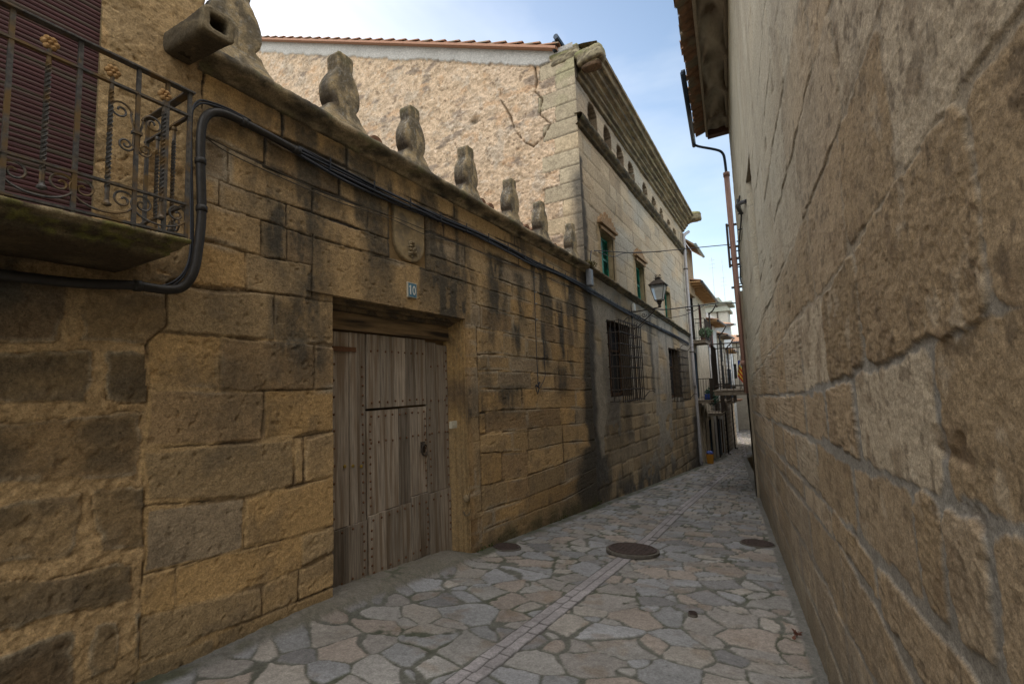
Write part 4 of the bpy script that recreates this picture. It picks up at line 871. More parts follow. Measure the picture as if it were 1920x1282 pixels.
# ---- iron window cages
reveal_shade = noise_mat('shaded_reveal_stone', (.05, .04, .03), (.12, .09, .06), 9, .95)  # shade inside the window reveals, painted as a dark stone colour
def cage(y0, y1, z0, z1, out, nv, nh, seed):
    w = MB(); w.bb((-A-.31, y0, z0), (-A-.28, y1, z1)); win = w.build('barred_window', noise_mat('dark_room', (.015, .014, .013), (.03, .028, .025), 8), palace)
    r_ = MB(); cv = [(y0-.05, z0-.05), (y1+.05, z0-.05), (y1+.05, z1+.05), (y0-.05, z1+.05)]; iv = [(y0, z0), (y1, z0), (y1, z1), (y0, z1)]
    r_.add([(x, p[0], p[1]) for x in (-A-.33, -A-.02) for q in (cv, iv) for p in q], [f_ for k in range(4) for f_ in ((k, (k+1) % 4, 8+(k+1) % 4, 8+k), (4+k, 12+k, 12+(k+1) % 4, 4+(k+1) % 4), (8+k, 8+(k+1) % 4, 12+(k+1) % 4, 12+k), (k, 4+k, 4+(k+1) % 4, (k+1) % 4))])
    r_.build('reveal', reveal_shade, win)
    f = MB(); 
    f.bb((-A-.28, y0+.02, z0+.02), (-A-.25, y0+.08, z1-.02)); f.bb((-A-.28, y1-.08, z0+.02), (-A-.25, y1-.02, z1-.02)); f.bb((-A-.28, y0+.02, z0+.02), (-A-.25, y1-.02, z0+.09)); f.bb((-A-.28, (y0+y1)/2-.03, z0+.02), (-A-.25, (y0+y1)/2+.03, z1-.02)); f.bb((-A-.28, y0+.02, z0+(z1-z0)*.62), (-A-.25, y1-.02, z0+(z1-z0)*.62+.05))
    f.build('window_frame', noise_mat('dark_oak', (.06, .035, .02), (.12, .07, .04), 10), win)
    g = MB(); g.bb((-A-.276, y0+.1, z0+(z1-z0)*.64+.03), (-A-.270, y1-.1, z1-.04)); g.build('pane', noise_mat('window_glass', (.03, .035, .045), (.06, .07, .09), 3, .15, spec=.6), win)
    c = MB(); x1 = -A+out; ya, yb = y0-.06, y1+.0; za, zb_ = z0-.08, z1-.06
    for i in range(nv):
        y = ya+(yb-ya)*i/(nv-1); c.tube([(x1, y, za-.03), (x1, y, zb_+.03)], .011, 6)
    for j in range(nh):
        z = za+(zb_-za)*j/(nh-1); c.tube([(-A-.01, ya, z), (x1, ya, z), (x1, yb, z), (-A-.01, yb, z)], .011, 6)
        for i in range(nv): 
            y = ya+(yb-ya)*i/(nv-1); c.box((x1, y, z), (.03, .03, .03))
    for y in (ya, yb):
        for q in (1, 2): c.tube([(-A+out*q/3, y, za), (-A+out*q/3, y, zb_)], .009, 6)
    # curled finials
    for (y, z, s) in ((ya+.35, zb_+.0, 1), (yb, zb_, 1), (yb, za+.03, 1)):
        c.tube([(x1, y, z), (x1+.05, y+.06, z+.07*s), (x1+.10, y+.16, z+.15*s), (x1+.17, y+.26, z+.15*s), (x1+.2, y+.31, z+.11*s)], [.012, .011, .010, .009, .004], 6)
    c.build('iron_cage', M['iron'], win)
cage(*GRL[0], .30, 12, 8, 1); cage(*GRL[1], .30, 11, 8, 2)
# tiled shed roof behind the garden wall: a few cover tiles peep over the cornice
rs = empty('lean_to_roof', (-A-.6, 5, 2.4), 'old clay tiled roof just behind the garden wall cornice', 'roof')
b = MB(); rd2 = random.Random(4)
y = 1.75
while y < 9.0:
    n_ = 9; ph_ = np.linspace(0, math.pi, n_); dz = rd2.uniform(-.09, .05); r0 = .085
    vs = []
    for xx, zz, k in ((-A-.36, 2.80+dz, 1.0), (-A-1.9, 3.1+dz, .9)):
        vs += [(xx, y+r0*k*math.cos(p), zz+.06*k*math.sin(p)) for p in ph_]
    b.add(vs, [(i, i+1, n_+i+1, n_+i) for i in range(n_-1)]+[tuple(range(n_))]); y += .24
b.add([(-A-.40, 1.7, 2.72), (-A-.40, 9.05, 2.72), (-A-1.9, 9.05, 3.05), (-A-1.9, 1.7, 3.05), (-A-.40, 1.7, 2.4), (-A-.40, 9.05, 2.4)], [(0, 1, 2, 3), (0, 4, 5, 1)])
b.build('clay_tiles', noise_mat('old_clay_tiles', (.12, .06, .035), (.26, .15, .09), 20, .9, bump=.5), rs)
# ------------------------------------------------------------------ balcony of the near house
BX, BE = -2.86, 1.33
def PB(px, py, x=BX): r = ray(px, py); return r*(x/r[0])
def slab():
    pr = [(-.02, .765), (.43, .765), (.46, .775), (.485, .79), (.50, .80), (.50, .825), (.535, .835), (.55, .85), (.55, .862), (.572, .87), (.572, .892), (-.02, .897)]
    ys = steps(-2.6, BE+.012, lambda y: .015); out = []
    for i in range(len(pr)-1):
        n_ = max(2, int(math.hypot(pr[i+1][0]-pr[i][0], pr[i+1][1]-pr[i][1])/.012)); out += [(pr[i][0]+(pr[i+1][0]-pr[i][0])*t/n_, pr[i][1]+(pr[i+1][1]-pr[i][1])*t/n_) for t in range(n_)]
    out.append(pr[-1]); pr = np.array(out); m = len(pr)
    Y, T = np.meshgrid(ys, np.arange(m)); O = pr[:, 0][T]; Z = pr[:, 1][T]
    inset = np.interp(Z[:, 0], [.765, .80, .825, .835, .862, .87, .90], [.14, .072, .072, .037, .022, 0, 0])
    Y = np.minimum(Y, (BE+.012-inset)[:, None])
    kk = np.linspace(.95, 0, 24)[None, :]; Yc = Y[:, -1:]+0*kk; Oc = -.02+(O[:, -1:]+.02)*kk; Zc = Z[:, -1:]+0*kk
    Y = np.concatenate([Y, Yc], 1); O = np.concatenate([O, Oc], 1); Z = np.concatenate([Z, Zc], 1)
    n1 = fbm(Y*6, Z*9+O*6, 210, 4); n2 = fbm(Y*28, Z*28+O*25, 211, 4)
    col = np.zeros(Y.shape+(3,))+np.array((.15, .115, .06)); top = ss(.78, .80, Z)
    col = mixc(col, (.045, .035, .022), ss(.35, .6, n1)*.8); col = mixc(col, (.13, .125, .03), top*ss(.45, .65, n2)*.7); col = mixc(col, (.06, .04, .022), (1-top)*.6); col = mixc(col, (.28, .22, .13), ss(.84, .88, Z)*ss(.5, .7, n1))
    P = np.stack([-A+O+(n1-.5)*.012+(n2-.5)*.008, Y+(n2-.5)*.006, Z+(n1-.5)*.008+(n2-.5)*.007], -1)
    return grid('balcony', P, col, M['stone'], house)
bal = slab()
iron = noise_mat('balcony_iron', (.05, .05, .052), (.15, .14, .13), 50, .6, .45, .5, .002, c3=(.17, .11, .05), s3=9)
ZT, Z2, Z3, ZB = 1.775, 1.63, 1.10, .915
zof = lambda px, py: float(PB(px, py)[2]); yof = lambda px, py: float(PB(px, py)[1])
def flat(p, q, w, t): # flat bar between two points
    m = MB(); p = Vector(p); q = Vector(q); m.tube([p, q], w/2, 4, sq=True); return m
b = MB(); b.bb((BX-.022, -2.6, ZT-.006), (BX+.022, BE+.022, ZT+.006)); b.bb((-A+.0, BE-.022, ZT-.006), (BX-.022, BE+.022, ZT+.006)); b.build('handrail', iron, bal, bevel=.002, segs=1)
b = MB()
for z in (Z2, Z3, ZB): b.bb((BX-.012, -2.6, z-.006), (BX+.012, BE, z+.006)); b.bb((-A, BE-.010, z-.006), (BX-.012, BE+.010, z+.006))
b.build('cross_rails', iron, bal)
def post(x, y): m = MB(); m.bb((x-.009, y-.009, .885), (x+.009, y+.009, ZT-.005)); m.build('post', iron, bal)
def scroll(y, z, r, sg=1, up=1, turns=1.4, x=BX, al='y', tail=None):
    pts = []
    for t in np.linspace(0, 1, 26):
        a = t*turns*2*math.pi; q = r*(1-t)**.8+.006; pts.append((y+sg*q*math.cos(a), z+up*q*math.sin(a)))
    if tail: pts = [tail]+pts
    m = MB(); m.tube([(x, p[0], p[1]) if al == 'y' else (x+p[0], BE, p[1]) for p in pts], .0055, 5); return m
rust = noise_mat('rust_flower', (.30, .16, .05), (.5, .32, .16), 60, .9, bump=.6)
def twisted(x, y, flower=True, z0=1.00, z1=1.66):
    m = MB(); k = 60; P = [(x, y, z0+.07+(z1-z0-.14)*i/k) for i in range(k+1)]; m.tube(P, .0125, 4, tw=.55)
    m.tube([(x, y, z0), (x, y, z0+.075)], .010, 6); m.tube([(x, y, z1-.075), (x, y, z1)], .010, 6)
    m.lathe((x, y, z0-.012), [(.003, -.016), (.018, -.008), (.02, 0), (.012, .012), (.008, .02)], 10)
    o = m.build('twisted_bar', iron, bal, smooth=False)
    f = MB(); 
    if flower:
        for i in range(6):
            a = i*math.pi/3; f.lathe((x+.004, y+.021*math.cos(a), z1+.028+.021*math.sin(a)), [(.002, -.012), (.014, -.008), (.015, .003), (.003, .013)], 8, ax='x')
        f.lathe((x+.01, y, z1+.028), [(.002, -.01), (.011, 0), (.003, .012)], 8, ax='x')
    else: f.lathe((x, y, z1), [(.006, -.01), (.016, 0), (.014, .014), (.004, .028)], 10)
    f.build('rosette' if flower else 'finial', rust if flower else iron, o, smooth=True)
py_ = [yof(22, 60), yof(151, 110), yof(260, 165), BE]; pitch = (py_[2]-py_[0])/2
for y in [py_[0]-2*pitch, py_[0]-pitch, py_[0], py_[1], py_[2], BE]: post(BX, y)
post(BX, yof(312, 250))
tb = [yof(89, 160), yof(208, 200), yof(307, 230)]
for y in [tb[0]-pitch, tb[0]-2*pitch, tb[0], tb[1], tb[2]]: twisted(BX, y)
post(-A+.03, BE)
for fx, fl in ((-A+.17, False), (-A+.37, False)): twisted(fx, BE, fl, 1.0, 1.60)
# scrolls: an S pair beside the third post, a row of C scrolls along the foot
m = MB()
sc_parts = []
for (y, z, r, sg, up) in ((py_[2]-.075, 1.50, .045, 1, 1), (py_[2]+.07, 1.49, .042, -1, 1), (py_[2]-.045, 1.33, .03, 1, -1), (py_[2]+.04, 1.33, .03, -1, -1)):
    s = scroll(y, z, r, sg, up, 1.5); m.add(s.v, s.f)
    m.tube([(BX, y+sg*r, z), (BX, py_[2]+(-.012 if sg > 0 else .012), z-.08*up), (BX, py_[2]+(-.011 if sg > 0 else .011), 1.41)], .0055, 5)
m.bb((BX-.014, py_[2]-.022, 1.402), (BX+.014, py_[2]+.022, 1.418))
m.build('scroll', iron, bal)
edges = [py_[0]-2*pitch, py_[0]-pitch, py_[0], py_[1], py_[2], BE]
for a, c_ in zip(edges[:-1], edges[1:]):
    w_ = c_-a; ya, yb = a+.15*w_, c_-.2*w_; zc_ = 1.03; r_ = .05
    arc = [(BX, (ya+yb)/2+((yb-ya)/2+r_)*math.cos(t), zc_-.085*math.sin(-t)) for t in np.linspace(-math.pi, 0, 22)]
    spa = [(BX, ya+r_*(1-t)**.75*math.cos(math.pi-t*9), zc_+r_*(1-t)**.75*math.sin(math.pi-t*9)) for t in np.linspace(0, .95, 28)][::-1]
    spb = [(BX, yb+r_*(1-t)**.75*math.cos(t*9), zc_+r_*(1-t)**.75*math.sin(t*9)) for t in np.linspace(0, .95, 28)]
    m = MB(); m.tube(spa[:-1]+arc+spb[1:], .006, 5); m.build('scroll', iron, bal)
for cx in (.17, .40):
    m = MB()
    for sg in (-1, 1): m.tube([(-A+cx+sg*(.03+.04*(1-t)**.7*math.cos(math.pi-t*8.5)), BE, 1.0+.055*(1-t)**.7*math.sin(t*8.5)) for t in np.linspace(0, .96, 26)], .0055, 5)
    m.build('scroll', iron, bal)
# roller shutter
b = MB(); z = .9; i = 0
while z < 4.1:
    b.prism([(0, 0), (.004, .003), (.006, .013), (.004, .022), (0, .026)], (-A-.02, SH[0]-.02, z), (1, 0, 0), (0, 0, 1), (0, SH[1]-SH[0]+.035, 0)); z += .027
b.bb((-A-.05, SH[0]-.02, .88), (-A-.022, SH[1]+.02, 4.15))
b.build('roller_shutter', noise_mat('maroon_slats', (.05, .02, .022), (.11, .045, .045), 14, .7, bump=.4, c3=(.085, .07, .05), s3=5, stretch=(1, .3, 6)), house)
b = MB(); b.bb((-A-.25, SH[1]-.001, .9), (-A-.012, SH[1]+.06, 4.2)); b.bb((-A-.25, SH[0]-.06, .85), (-A-.03, SH[1]+.06, .9)); b.build('window_reveal', noise_mat('reveal_stone', (.2, .15, .08), (.34, .25, .14), 8, .95, bump=.6), house)

# ------------------------------------------------------------------ conduit and cables on the wall
def smooth_path(pts, n=8):
    P = [Vector(p) for p in pts]; out = []
    for i in range(len(P)-1):
        p0 = P[max(i-1, 0)]; p1 = P[i]; p2 = P[i+1]; p3 = P[min(i+2, len(P)-1)]
        for k in range(n):
            t = k/n; out.append(.5*((2*p1)+(p2-p0)*t+(2*p0-5*p1+4*p2-p3)*t*t+(3*p1-p0-3*p2+p3)*t**3))
    out.append(P[-1]); return out
cd = empty('conduit', (-A+.06, 1.7, 1.0), 'thick black plastic conduit bent round the iron balcony end', 'conduit')
b = MB(); path = [PL(-150, 497, .06), PL(0, 515, .06), PL(150, 531, .06), PL(250, 535, .07), PL(310, 543, .08), PL(342, 538, .09), PL(362, 512, .1), PL(371, 470, .09), PL(378, 400, .07), PL(376, 310, .06), PL(377, 250, .06), PL(384, 222, .06), PL(402, 211, .06), PL(432, 218, .06), PL(500, 252, .06), PL(562, 286, .05)]
sp = smooth_path(path, 10); b.tube(sp, .029, 16)
b.build('pipe', M['black_pipe'], cd, smooth=True)
for i, (x, y) in enumerate(((376, 300), (377, 395), (258, 536), (460, 232), (556, 283))):
    j = min(range(len(sp)), key=lambda q: (sp[q]-Vector(PL(x, y, .06))).length); j = min(max(j, 1), len(sp)-2); dv = (sp[j+1]-sp[j-1]).normalized()
    b = MB(); b.tube([sp[j]-dv*.022, sp[j]-dv*.018, sp[j]+dv*.018, sp[j]+dv*.022], [.029, .035, .035, .029], 16); b.build('pipe_clamp', M['black_pipe'], cd, smooth=True)
cb = empty('cable_bundle', (-A+.03, 6, 2.0), 'bundle of black cables clipped along the walls beneath the merlons', 'cable')
main = [(430, 205), (560, 283), (650, 330), (750, 377), (830, 412), (900, 441), (960, 470), (1000, 492), (1045, 512), (1080, 529), (1105, 543), (1140, 564), (1190, 592), (1230, 612), (1262, 628), (1292, 645)]
for i in range(6):
    rr_ = random.Random(i+40); ps = []
    for k, (x, y) in enumerate(main):
        if i > 2 and k < 1: continue
        p = PL(x, y, .035+.015*math.sin(i*2.1+k*1.3)); p[2] += (i-2.5)*.017+rr_.uniform(-.014, .014); ps.append(p)
    b = MB(); b.tube(smooth_path(ps, 6), .0095 if i % 2 else .013, 6); b.build('cable', M['cable'], cb, smooth=True)
for k in range(26):
    y = 2.7+k*.52; p = None
    zc_ = float(np.interp(y, [PL(*q)[1] for q in main], [PL(*q)[2] for q in main])); b = MB(); b.bb((-A, y-.006, zc_-.06), (-A+.06, y+.006, zc_-.045)); b.bb((-A+.055, y-.006, zc_-.06), (-A+.062, y+.006, zc_+.05)); b.build('cable_clip', M['cable'], cb)
tc_ = empty('telephone_wire', (-A+.02, 5, 1.7), 'pair of thin dark wires sagging along the garden wall below the main bundle', 'cable')
for i, off in enumerate((0, 9)):
    pts = [(388, 257+off*.3), (425, 276+off), (500, 312+off), (587, 352+off*.8), (640, 372+off), (730, 404+off*.6), (800, 432+off), (870, 460), (940, 487+off*.4), (1000, 510), (1060, 536), (1095, 556)]
    b = MB(); b.tube(smooth_path([PL(x, y, .018+.004*(k % 2)) for k, (x, y) in enumerate(pts)], 5), .0045, 5); b.build('wire', noise_mat('old_wire', (.05, .042, .032), (.09, .075, .055), 50), tc_)
bw = empty('black_wire_pair', (-A+.04, 1.5, 1.7), 'thin black cables looping from the balcony corner up over the thick conduit', 'cable')
for off in (0, 6):
    b = MB(); b.tube(smooth_path([PL(272, 545-off, .03), PL(318, 538-off, .04), PL(346, 514-off, .05), PL(360-off*.5, 470, .05), PL(361-off*.5, 400, .05), PL(359-off*.5, 300, .05), PL(360-off*.5, 215+off, .05), PL(372, 190+off, .05), PL(395, 192+off*.7, .05), PL(430, 205+off*.6, .045), PL(470, 226, .04)], 8), .0075, 6); b.build('wire', M['cable'], bw, smooth=True)
vw = empty('hanging_wire', (-A+.02, 6.7, .9), 'thin wire dropping down the wall and ending in a small tangle', 'wire')
b = MB(); b.tube(smooth_path([PL(1010, 507, .02), PL(1004, 500, .03), PL(1001, 512, .02), PL(1003, 580, .02), PL(1006, 660, .02), PL(1009, 722, .02)], 6), .006, 5)
b.tube(smooth_path([PL(1019, 637, .02), PL(1021, 680, .02), PL(1022, 705, .02), PL(1015, 722, .03), PL(1007, 735, .03)], 6), .005, 5)
r = random.Random(9)
b.tube(smooth_path([PL(1008+r.uniform(-5, 5), 730+r.uniform(-14, 10), .03+r.uniform(0, .03)) for _ in range(14)], 5), .005, 5)
b.build('wire', M['cable'], vw, smooth=True)
for yy in (520, 548, 569, 599):
    b = MB(); q = PL(1002+(yy-520)*.04, yy, .0); b.box((q[0]+.012, q[1], q[2]), (.03, .03, .012)); b.build('wire_clip', noise_mat('white_clip', (.4, .4, .38), (.5, .5, .48), 20), vw)

# short grey rain pipe under a tuft of moss at the end of the cornice
rp = empty('rainwater_stub', (-A+.08, 9.3, 2.2), 'short grey rain pipe stub hanging where garden wall meets the palace', 'pipe')
p0 = PL(1103, 505, .09); p1 = PL(1108, 536, .09)
b = MB(); b.box(((p0+p1)/2), (.11, .17, abs(p0[2]-p1[2])+.02)); b.build('pipe_box', noise_mat('zinc_grey', (.17, .18, .20), (.26, .27, .29), 12, .5, .3), rp, bevel=.02)
def tuft(name, c, d, n, seed, mat, lab=None, cat=None, size=.03, parent=None, group=None, up=.5):
    r = random.Random(seed); b = MB()
    for _ in range(n):
        u = Vector((r.gauss(0, 1), r.gauss(0, 1), r.gauss(0, 1))).normalized()*r.random()**.4
        p = Vector((c[0]+u.x*d[0], c[1]+u.y*d[1], c[2]+u.z*d[2])); q = Vector((r.gauss(0, 1), r.gauss(0, 1), r.gauss(up, 1))).normalized(); w = q.cross(Vector((r.gauss(0, 1), r.gauss(0, 1), r.gauss(0, 1)))).normalized(); s = size*r.uniform(.5, 1.3)
        b.add([p, p+q*s*.5+w*s*.28, p+q*s, p+q*s*.5-w*s*.28], [(0, 1, 2, 3)])
    o = b.build(name, mat, parent)
    if lab: tag(o, lab, cat, group)
    return o
mossm = noise_mat('dry_moss', (.05, .045, .015), (.14, .11, .04), 40, .95)
tuft('moss_clump', (-A+.06, 9.15, 2.48), (.17, .2, .07), 700, 3, mossm, 'brown moss clump growing at the far end of the garden wall cornice', 'moss', .035)
r = random.Random(8)

# ------------------------------------------------------------------ lantern
LY = 12.4
lamp = empty('street_lantern', (-A, LY, 1.7), 'black iron street lantern on a scrolled bracket between the two caged windows', 'street lamp')
bk = MB(); x0, x1 = -A+.0, -A+.78; zb_ = 1.86
bk.tube([(x0, LY, zb_), (x1, LY, zb_+.06)], .016, 6); bk.bb((x0-.0, LY-.03, 1.35), (x0+.02, LY+.03, 1.98)); bk.tube(smooth_path([(x0+.02, LY, 1.40), (x0+.2, LY, 1.5), (x0+.42, LY, 1.68), (x0+.62, LY, 1.84)], 6), .013, 6)
for (cx, cz, r_, tt) in ((x0+.14, 1.70, .085, 1.6), (x0+.33, 1.76, .06, -1.5), (x0+.10, 1.54, .05, 1.4), (x0+.50, 1.81, .035, 1.3), (x0+.24, 1.62, .04, 1.3)):
    bk.tube([(cx+(r_*(1-t)+.008)*math.cos(t*tt*6.28), LY, cz+(r_*(1-t)+.008)*math.sin(t*tt*6.28)) for t in np.linspace(0, .95, 24)], .009, 5)
bk.build('bracket', M['iron'], lamp)
lx = x1-.03; bz = 1.93
f = MB()
f.lathe((lx, LY, bz), [(.02, 0), (.045, .01), (.03, .05), (.055, .08), (.05, .10), (.075, .13), (.08, .16)], 12)
h0, h1, w0, w1 = bz+.17, bz+.56, .095, .185
for sx in (-1, 1):
    for sy in (-1, 1): f.tube([(lx+sx*w0, LY+sy*w0, h0), (lx+sx*w1, LY+sy*w1, h1)], .010, 4)
for w, h in ((w0, h0), (w1, h1)):
    c_ = [(lx-w, LY-w, h), (lx+w, LY-w, h), (lx+w, LY+w, h), (lx-w, LY+w, h), (lx-w, LY-w, h)]
    for a, d in zip(c_[:-1], c_[1:]): f.tube([a, d], .012, 4)
f.build('lantern_frame', M['iron'], lamp)
f = MB()
def frus(f, w0, z0, w1, z1): f.add([(lx-w0, LY-w0, z0), (lx+w0, LY-w0, z0), (lx+w0, LY+w0, z0), (lx-w0, LY+w0, z0), (lx-w1, LY-w1, z1), (lx+w1, LY-w1, z1), (lx+w1, LY+w1, z1), (lx-w1, LY+w1, z1)], [(0, 1, 5, 4), (1, 2, 6, 5), (2, 3, 7, 6), (3, 0, 4, 7), (0, 3, 2, 1), (4, 5, 6, 7)])
frus(f, w1+.03, h1, w1+.03, h1+.015); frus(f, w1+.02, h1+.015, .10, h1+.13); frus(f, .07, h1+.13, .065, h1+.19); frus(f, .085, h1+.19, .02, h1+.225)
for i in range(8):
    a = i*math.pi/4; f.tube([(lx+.05*math.cos(a), LY+.05*math.sin(a), h1+.2), (lx+.075*math.cos(a), LY+.075*math.sin(a), h1+.26), (lx+.055*math.cos(a), LY+.055*math.sin(a), h1+.29)], .007, 4)
f.build('lantern_roof', M['iron'], lamp)
f = MB()
for k in range(4):
    a = [(-1, -1), (1, -1), (1, 1), (-1, 1)][k]; c_ = [(1, -1), (1, 1), (-1, 1), (-1, -1)][k]; s = .93
    f.add([(lx+a[0]*w0*s, LY+a[1]*w0*s, h0+.01), (lx+c_[0]*w0*s, LY+c_[1]*w0*s, h0+.01), (lx+c_[0]*w1*s, LY+c_[1]*w1*s, h1-.005), (lx+a[0]*w1*s, LY+a[1]*w1*s, h1-.005)], [(0, 1, 2, 3)])
gm, gt, gb = node_mat('frosted_lantern_glass'); gb.inputs['Base Color'].default_value = (.62, .66, .70, 1); gb.inputs['Roughness'].default_value = .35; gb.inputs['Transmission Weight'].default_value = .75; gb.inputs['IOR'].default_value = 1.1
f.build('lantern_glass', gm, lamp)
q = PL(1188, 577, .06); jb_ = MB(); jb_.box(q, (.08, .12, .17)); jb_.box((q[0], q[1], q[2]+.1), (.05, .07, .05)); tag(jb_.build('junction_box', noise_mat('cream_plastic', (.5, .5, .46), (.6, .6, .56), 20, .5), bevel=.01), 'small pale junction box on the palace wall above the lantern bracket', 'junction box')

# cross-street wires
ow = empty('overhead_wire', (-2, 10, 2.4), 'sagging black wire strung across the alley from the first green window', 'wire')
b = MB(); b.tube(smooth_path([PL(1108, 505, .04), PL(1108, 476, .05), PY(1118, 470, 9.9), PY(1190, 474, 11.2), PY(1250, 470, 12.0), PY(1310, 464, 12.6), PR(1374, 458, .1)], 10), .011, 6); b.build('wire', M['cable'], ow, smooth=True)
b = MB(); b.tube(smooth_path([PL(1122, 473, .05), PY(1150, 481, 10.5), PY(1175, 474, 11.2), PY(1240, 472, 12.0)], 10), .009, 6); b.build('wire', M['cable'], ow, smooth=True)
o2 = empty('lantern_feed_cable', (-2, 13, 2), 'black cable crossing the alley from the lantern bracket', 'cable')
b = MB(); b.tube(smooth_path([(x1-.25, LY, 1.9), PY(1250, 580, 12.7), PY(1300, 574, 13.1), PY(1345, 569, 13.5), PR(1384, 568, .1)], 10), .016, 6); b.build('wire', M['cable'], o2, smooth=True)
b = MB(); b.tube(smooth_path([(x1-.3, LY, 1.75), PY(1240, 597, 12.6), PY(1285, 590, 13), PY(1320, 573, 13.2)], 10), .009, 6); b.build('wire', M['cable'], o2, smooth=True)

# white rain pipe at the far end of the palace
dp = empty('white_downpipe', (-A+.1, 21.2, -3), 'long pale rain pipe running down the far corner of the palace', 'downpipe')
b = MB(); b.tube(smooth_path([(-A+.25, 21.6, 6.55), (-A+.12, 21.2, 6.3), (-A+.10, 21.15, 6.0), (-A+.10, 21.15, 2), (-A+.10, 21.15, -.1), (-A+.1, 21.3, -.5), (-A+.1, 21.35, -3.55)], 6), .065, 12); b.build('pipe', noise_mat('pale_zinc', (.30, .29, .30), (.42, .41, .42), 10, .5, .1), dp, smooth=True)
for z in (4.8, 3.0, 1.2): b = MB(); b.bb((-A, 21.08, z-.02), (-A+.175, 21.22, z+.02)); b.build('pipe_clamp', M['iron'], dp)

# ------------------------------------------------------------------ right side: eave, gutter, pipes
ev = empty('tiled_eave', (wx(8)-.4, 8, 6), 'overhanging eave of clay tiles with a rippled grey soffit on the right house', 'eave')
dirv = Vector((-.09, 1, 0)).normalized(); nrm = Vector((-1, -.09, 0)).normalized()
def W2(s, o, z): p = Vector((.41, 0, 0))+dirv*s+nrm*o; return (p.x, p.y, z)
b = MB(); ns_, no = 200, 14; vs = []
S1 = 12.25
for i in range(ns_+1):
    s = 2+(S1-2)*i/ns_
    for j in range(no+1):
        o_ = .0+.50*j/no; ph_ = s*5.2+1.1*math.sin(o_*6); vs.append(W2(s, o_, 6.12+.06*math.sin(ph_+1.6*math.sin(o_*7))-.10*o_))
b.add(vs, [(i*(no+1)+j, i*(no+1)+j+1, (i+1)*(no+1)+j+1, (i+1)*(no+1)+j) for i in range(ns_) for j in range(no)])
b.build('soffit', noise_mat('grey_soffit', (.24, .21, .165), (.46, .42, .34), 3, .85, bump=.3, c3=(.11, .08, .055), s3=1.5, stretch=(2, .8, 1)), ev, smooth=True)
clay = noise_mat('eave_clay', (.14, .075, .045), (.33, .2, .12), 9, .9, bump=.5, c3=(.2, .17, .12), s3=3)
s = 2.0; rt = random.Random(2)
tl_ = MB()
while s < S1:
    for o0, o1, z0, z1, r0 in ((.46, .74, 6.16, 6.05, .105), (.50, .78, 6.24, 6.13, .10)):
        inv = z0 > 6.2; pr_ = [(r0*math.cos(a), r0*.75*math.sin(a)*(1 if inv else -1)) for a in np.linspace(0, math.pi, 9)]; off = .11 if inv else 0; jz = rt.uniform(-.01, .01); jo = rt.uniform(-.03, .03)
        vs = [W2(s+off+p[0], o0, z0+p[1]+jz) for p in pr_]+[W2(s+off+p[0]*1.06, o1+jo, z1+p[1]+jz) for p in pr_]+[W2(s+off+p[0]*.86, o0, z0+p[1]*.86-.0+jz) for p in pr_]+[W2(s+off+p[0]*.92, o1+jo, z1+p[1]*.86+jz) for p in pr_]
        tl_.add(vs, [(k, k+1, 10+k-1, 9+k) for k in range(8)]+[(18+k, 27+k, 27+k+1, 18+k+1) for k in range(8)]+[(9+k, 9+k+1, 27+k+1, 27+k) for k in range(8)])
    s += .215
tl_.build('eave_tiles', clay, ev)
b = MB()
for o_, r_ in ((.49, .03), (.03, .035)): b.tube([W2(s, o_, 6.10-.09*o_*2+.012*math.sin(s*3)) for s in np.linspace(2, S1, 60)], r_, 6)
b.build('soffit_batten', noise_mat('mortar_line', (.22, .19, .15), (.32, .28, .22), 20), ev)
b = MB(); P8 = [W2(2, -.3, 6.35), W2(S1, -.3, 6.35), W2(S1, .5, 6.2), W2(2, .5, 6.2)]; b.add(P8+[W2(2, -.3, 7.4), W2(S1, -.3, 7.4), W2(S1, -6, 8.8), W2(2, -6, 8.8)], [(0, 1, 2, 3), (3, 2, 5, 4), (4, 5, 6, 7)]); b.build('roof_plane', clay, ev)
b = MB(); b.tube([W2(s, .81, 6.0) for s in (9.4, S1+.35)], .05, 10); b.bb(*[W2(9.4, .84, 6.0), W2(9.5, .76, 6.06)])
b.tube(smooth_path([W2(S1+.2, .81, 5.97), W2(S1+.25, .68, 5.9), W2(S1+.28, .28, 5.72), W2(S1+.3, .16, 5.6), W2(S1+.3, .13, 5.4), W2(S1+.3, .12, 5.0)], 8), .032, 10)
b.build('gutter', noise_mat('dark_gutter', (.02, .03, .05), (.05, .07, .10), 20, .4, .5), ev, smooth=True)
b = MB(); b.bb((wx(12)-.5, 12.1, 5.98), (wx(12)+.4, 12.3, 6.12)); b.build('end_rafter', noise_mat('dark_rafter', (.05, .025, .015), (.10, .05, .03), 14, .8), ev)
pk = empty('terracotta_downpipe', (wx(12.5), 12.5, -2.8), 'terracotta coloured rain pipe down the far corner of the right house', 'downpipe')
ppx = [(1365, 316), (1373, 440), (1380, 540), (1390, 640), (1396, 700), (1400, 735)]
def PRs(px, py, off, y): r = ray(px, py); return Vector(r*(y/r[1]))
ptop = Vector(W2(S1+.3, .12, 5.05)); b = MB(); b.tube([ptop, (ptop.x+.02, ptop.y, 2), (ptop.x+.05, ptop.y, -.35)], .065, 14); b.tube([(ptop.x, ptop.y, 5.0), (ptop.x, ptop.y, 5.1)], .078, 14); b.tube([(ptop.x+.03, ptop.y, .3), (ptop.x+.03, ptop.y, .42)], .08, 14)
b.build('pipe', noise_mat('terracotta_pvc', (.27, .145, .11), (.36, .21, .165), 8, .5, bump=.1), pk, smooth=True)
for z in (2.9, 1.0): b = MB(); b.bb((ptop.x-.08, ptop.y-.05, z), (ptop.x+.2, ptop.y+.1, z+.03)); b.build('pipe_clamp', M['iron'], pk)
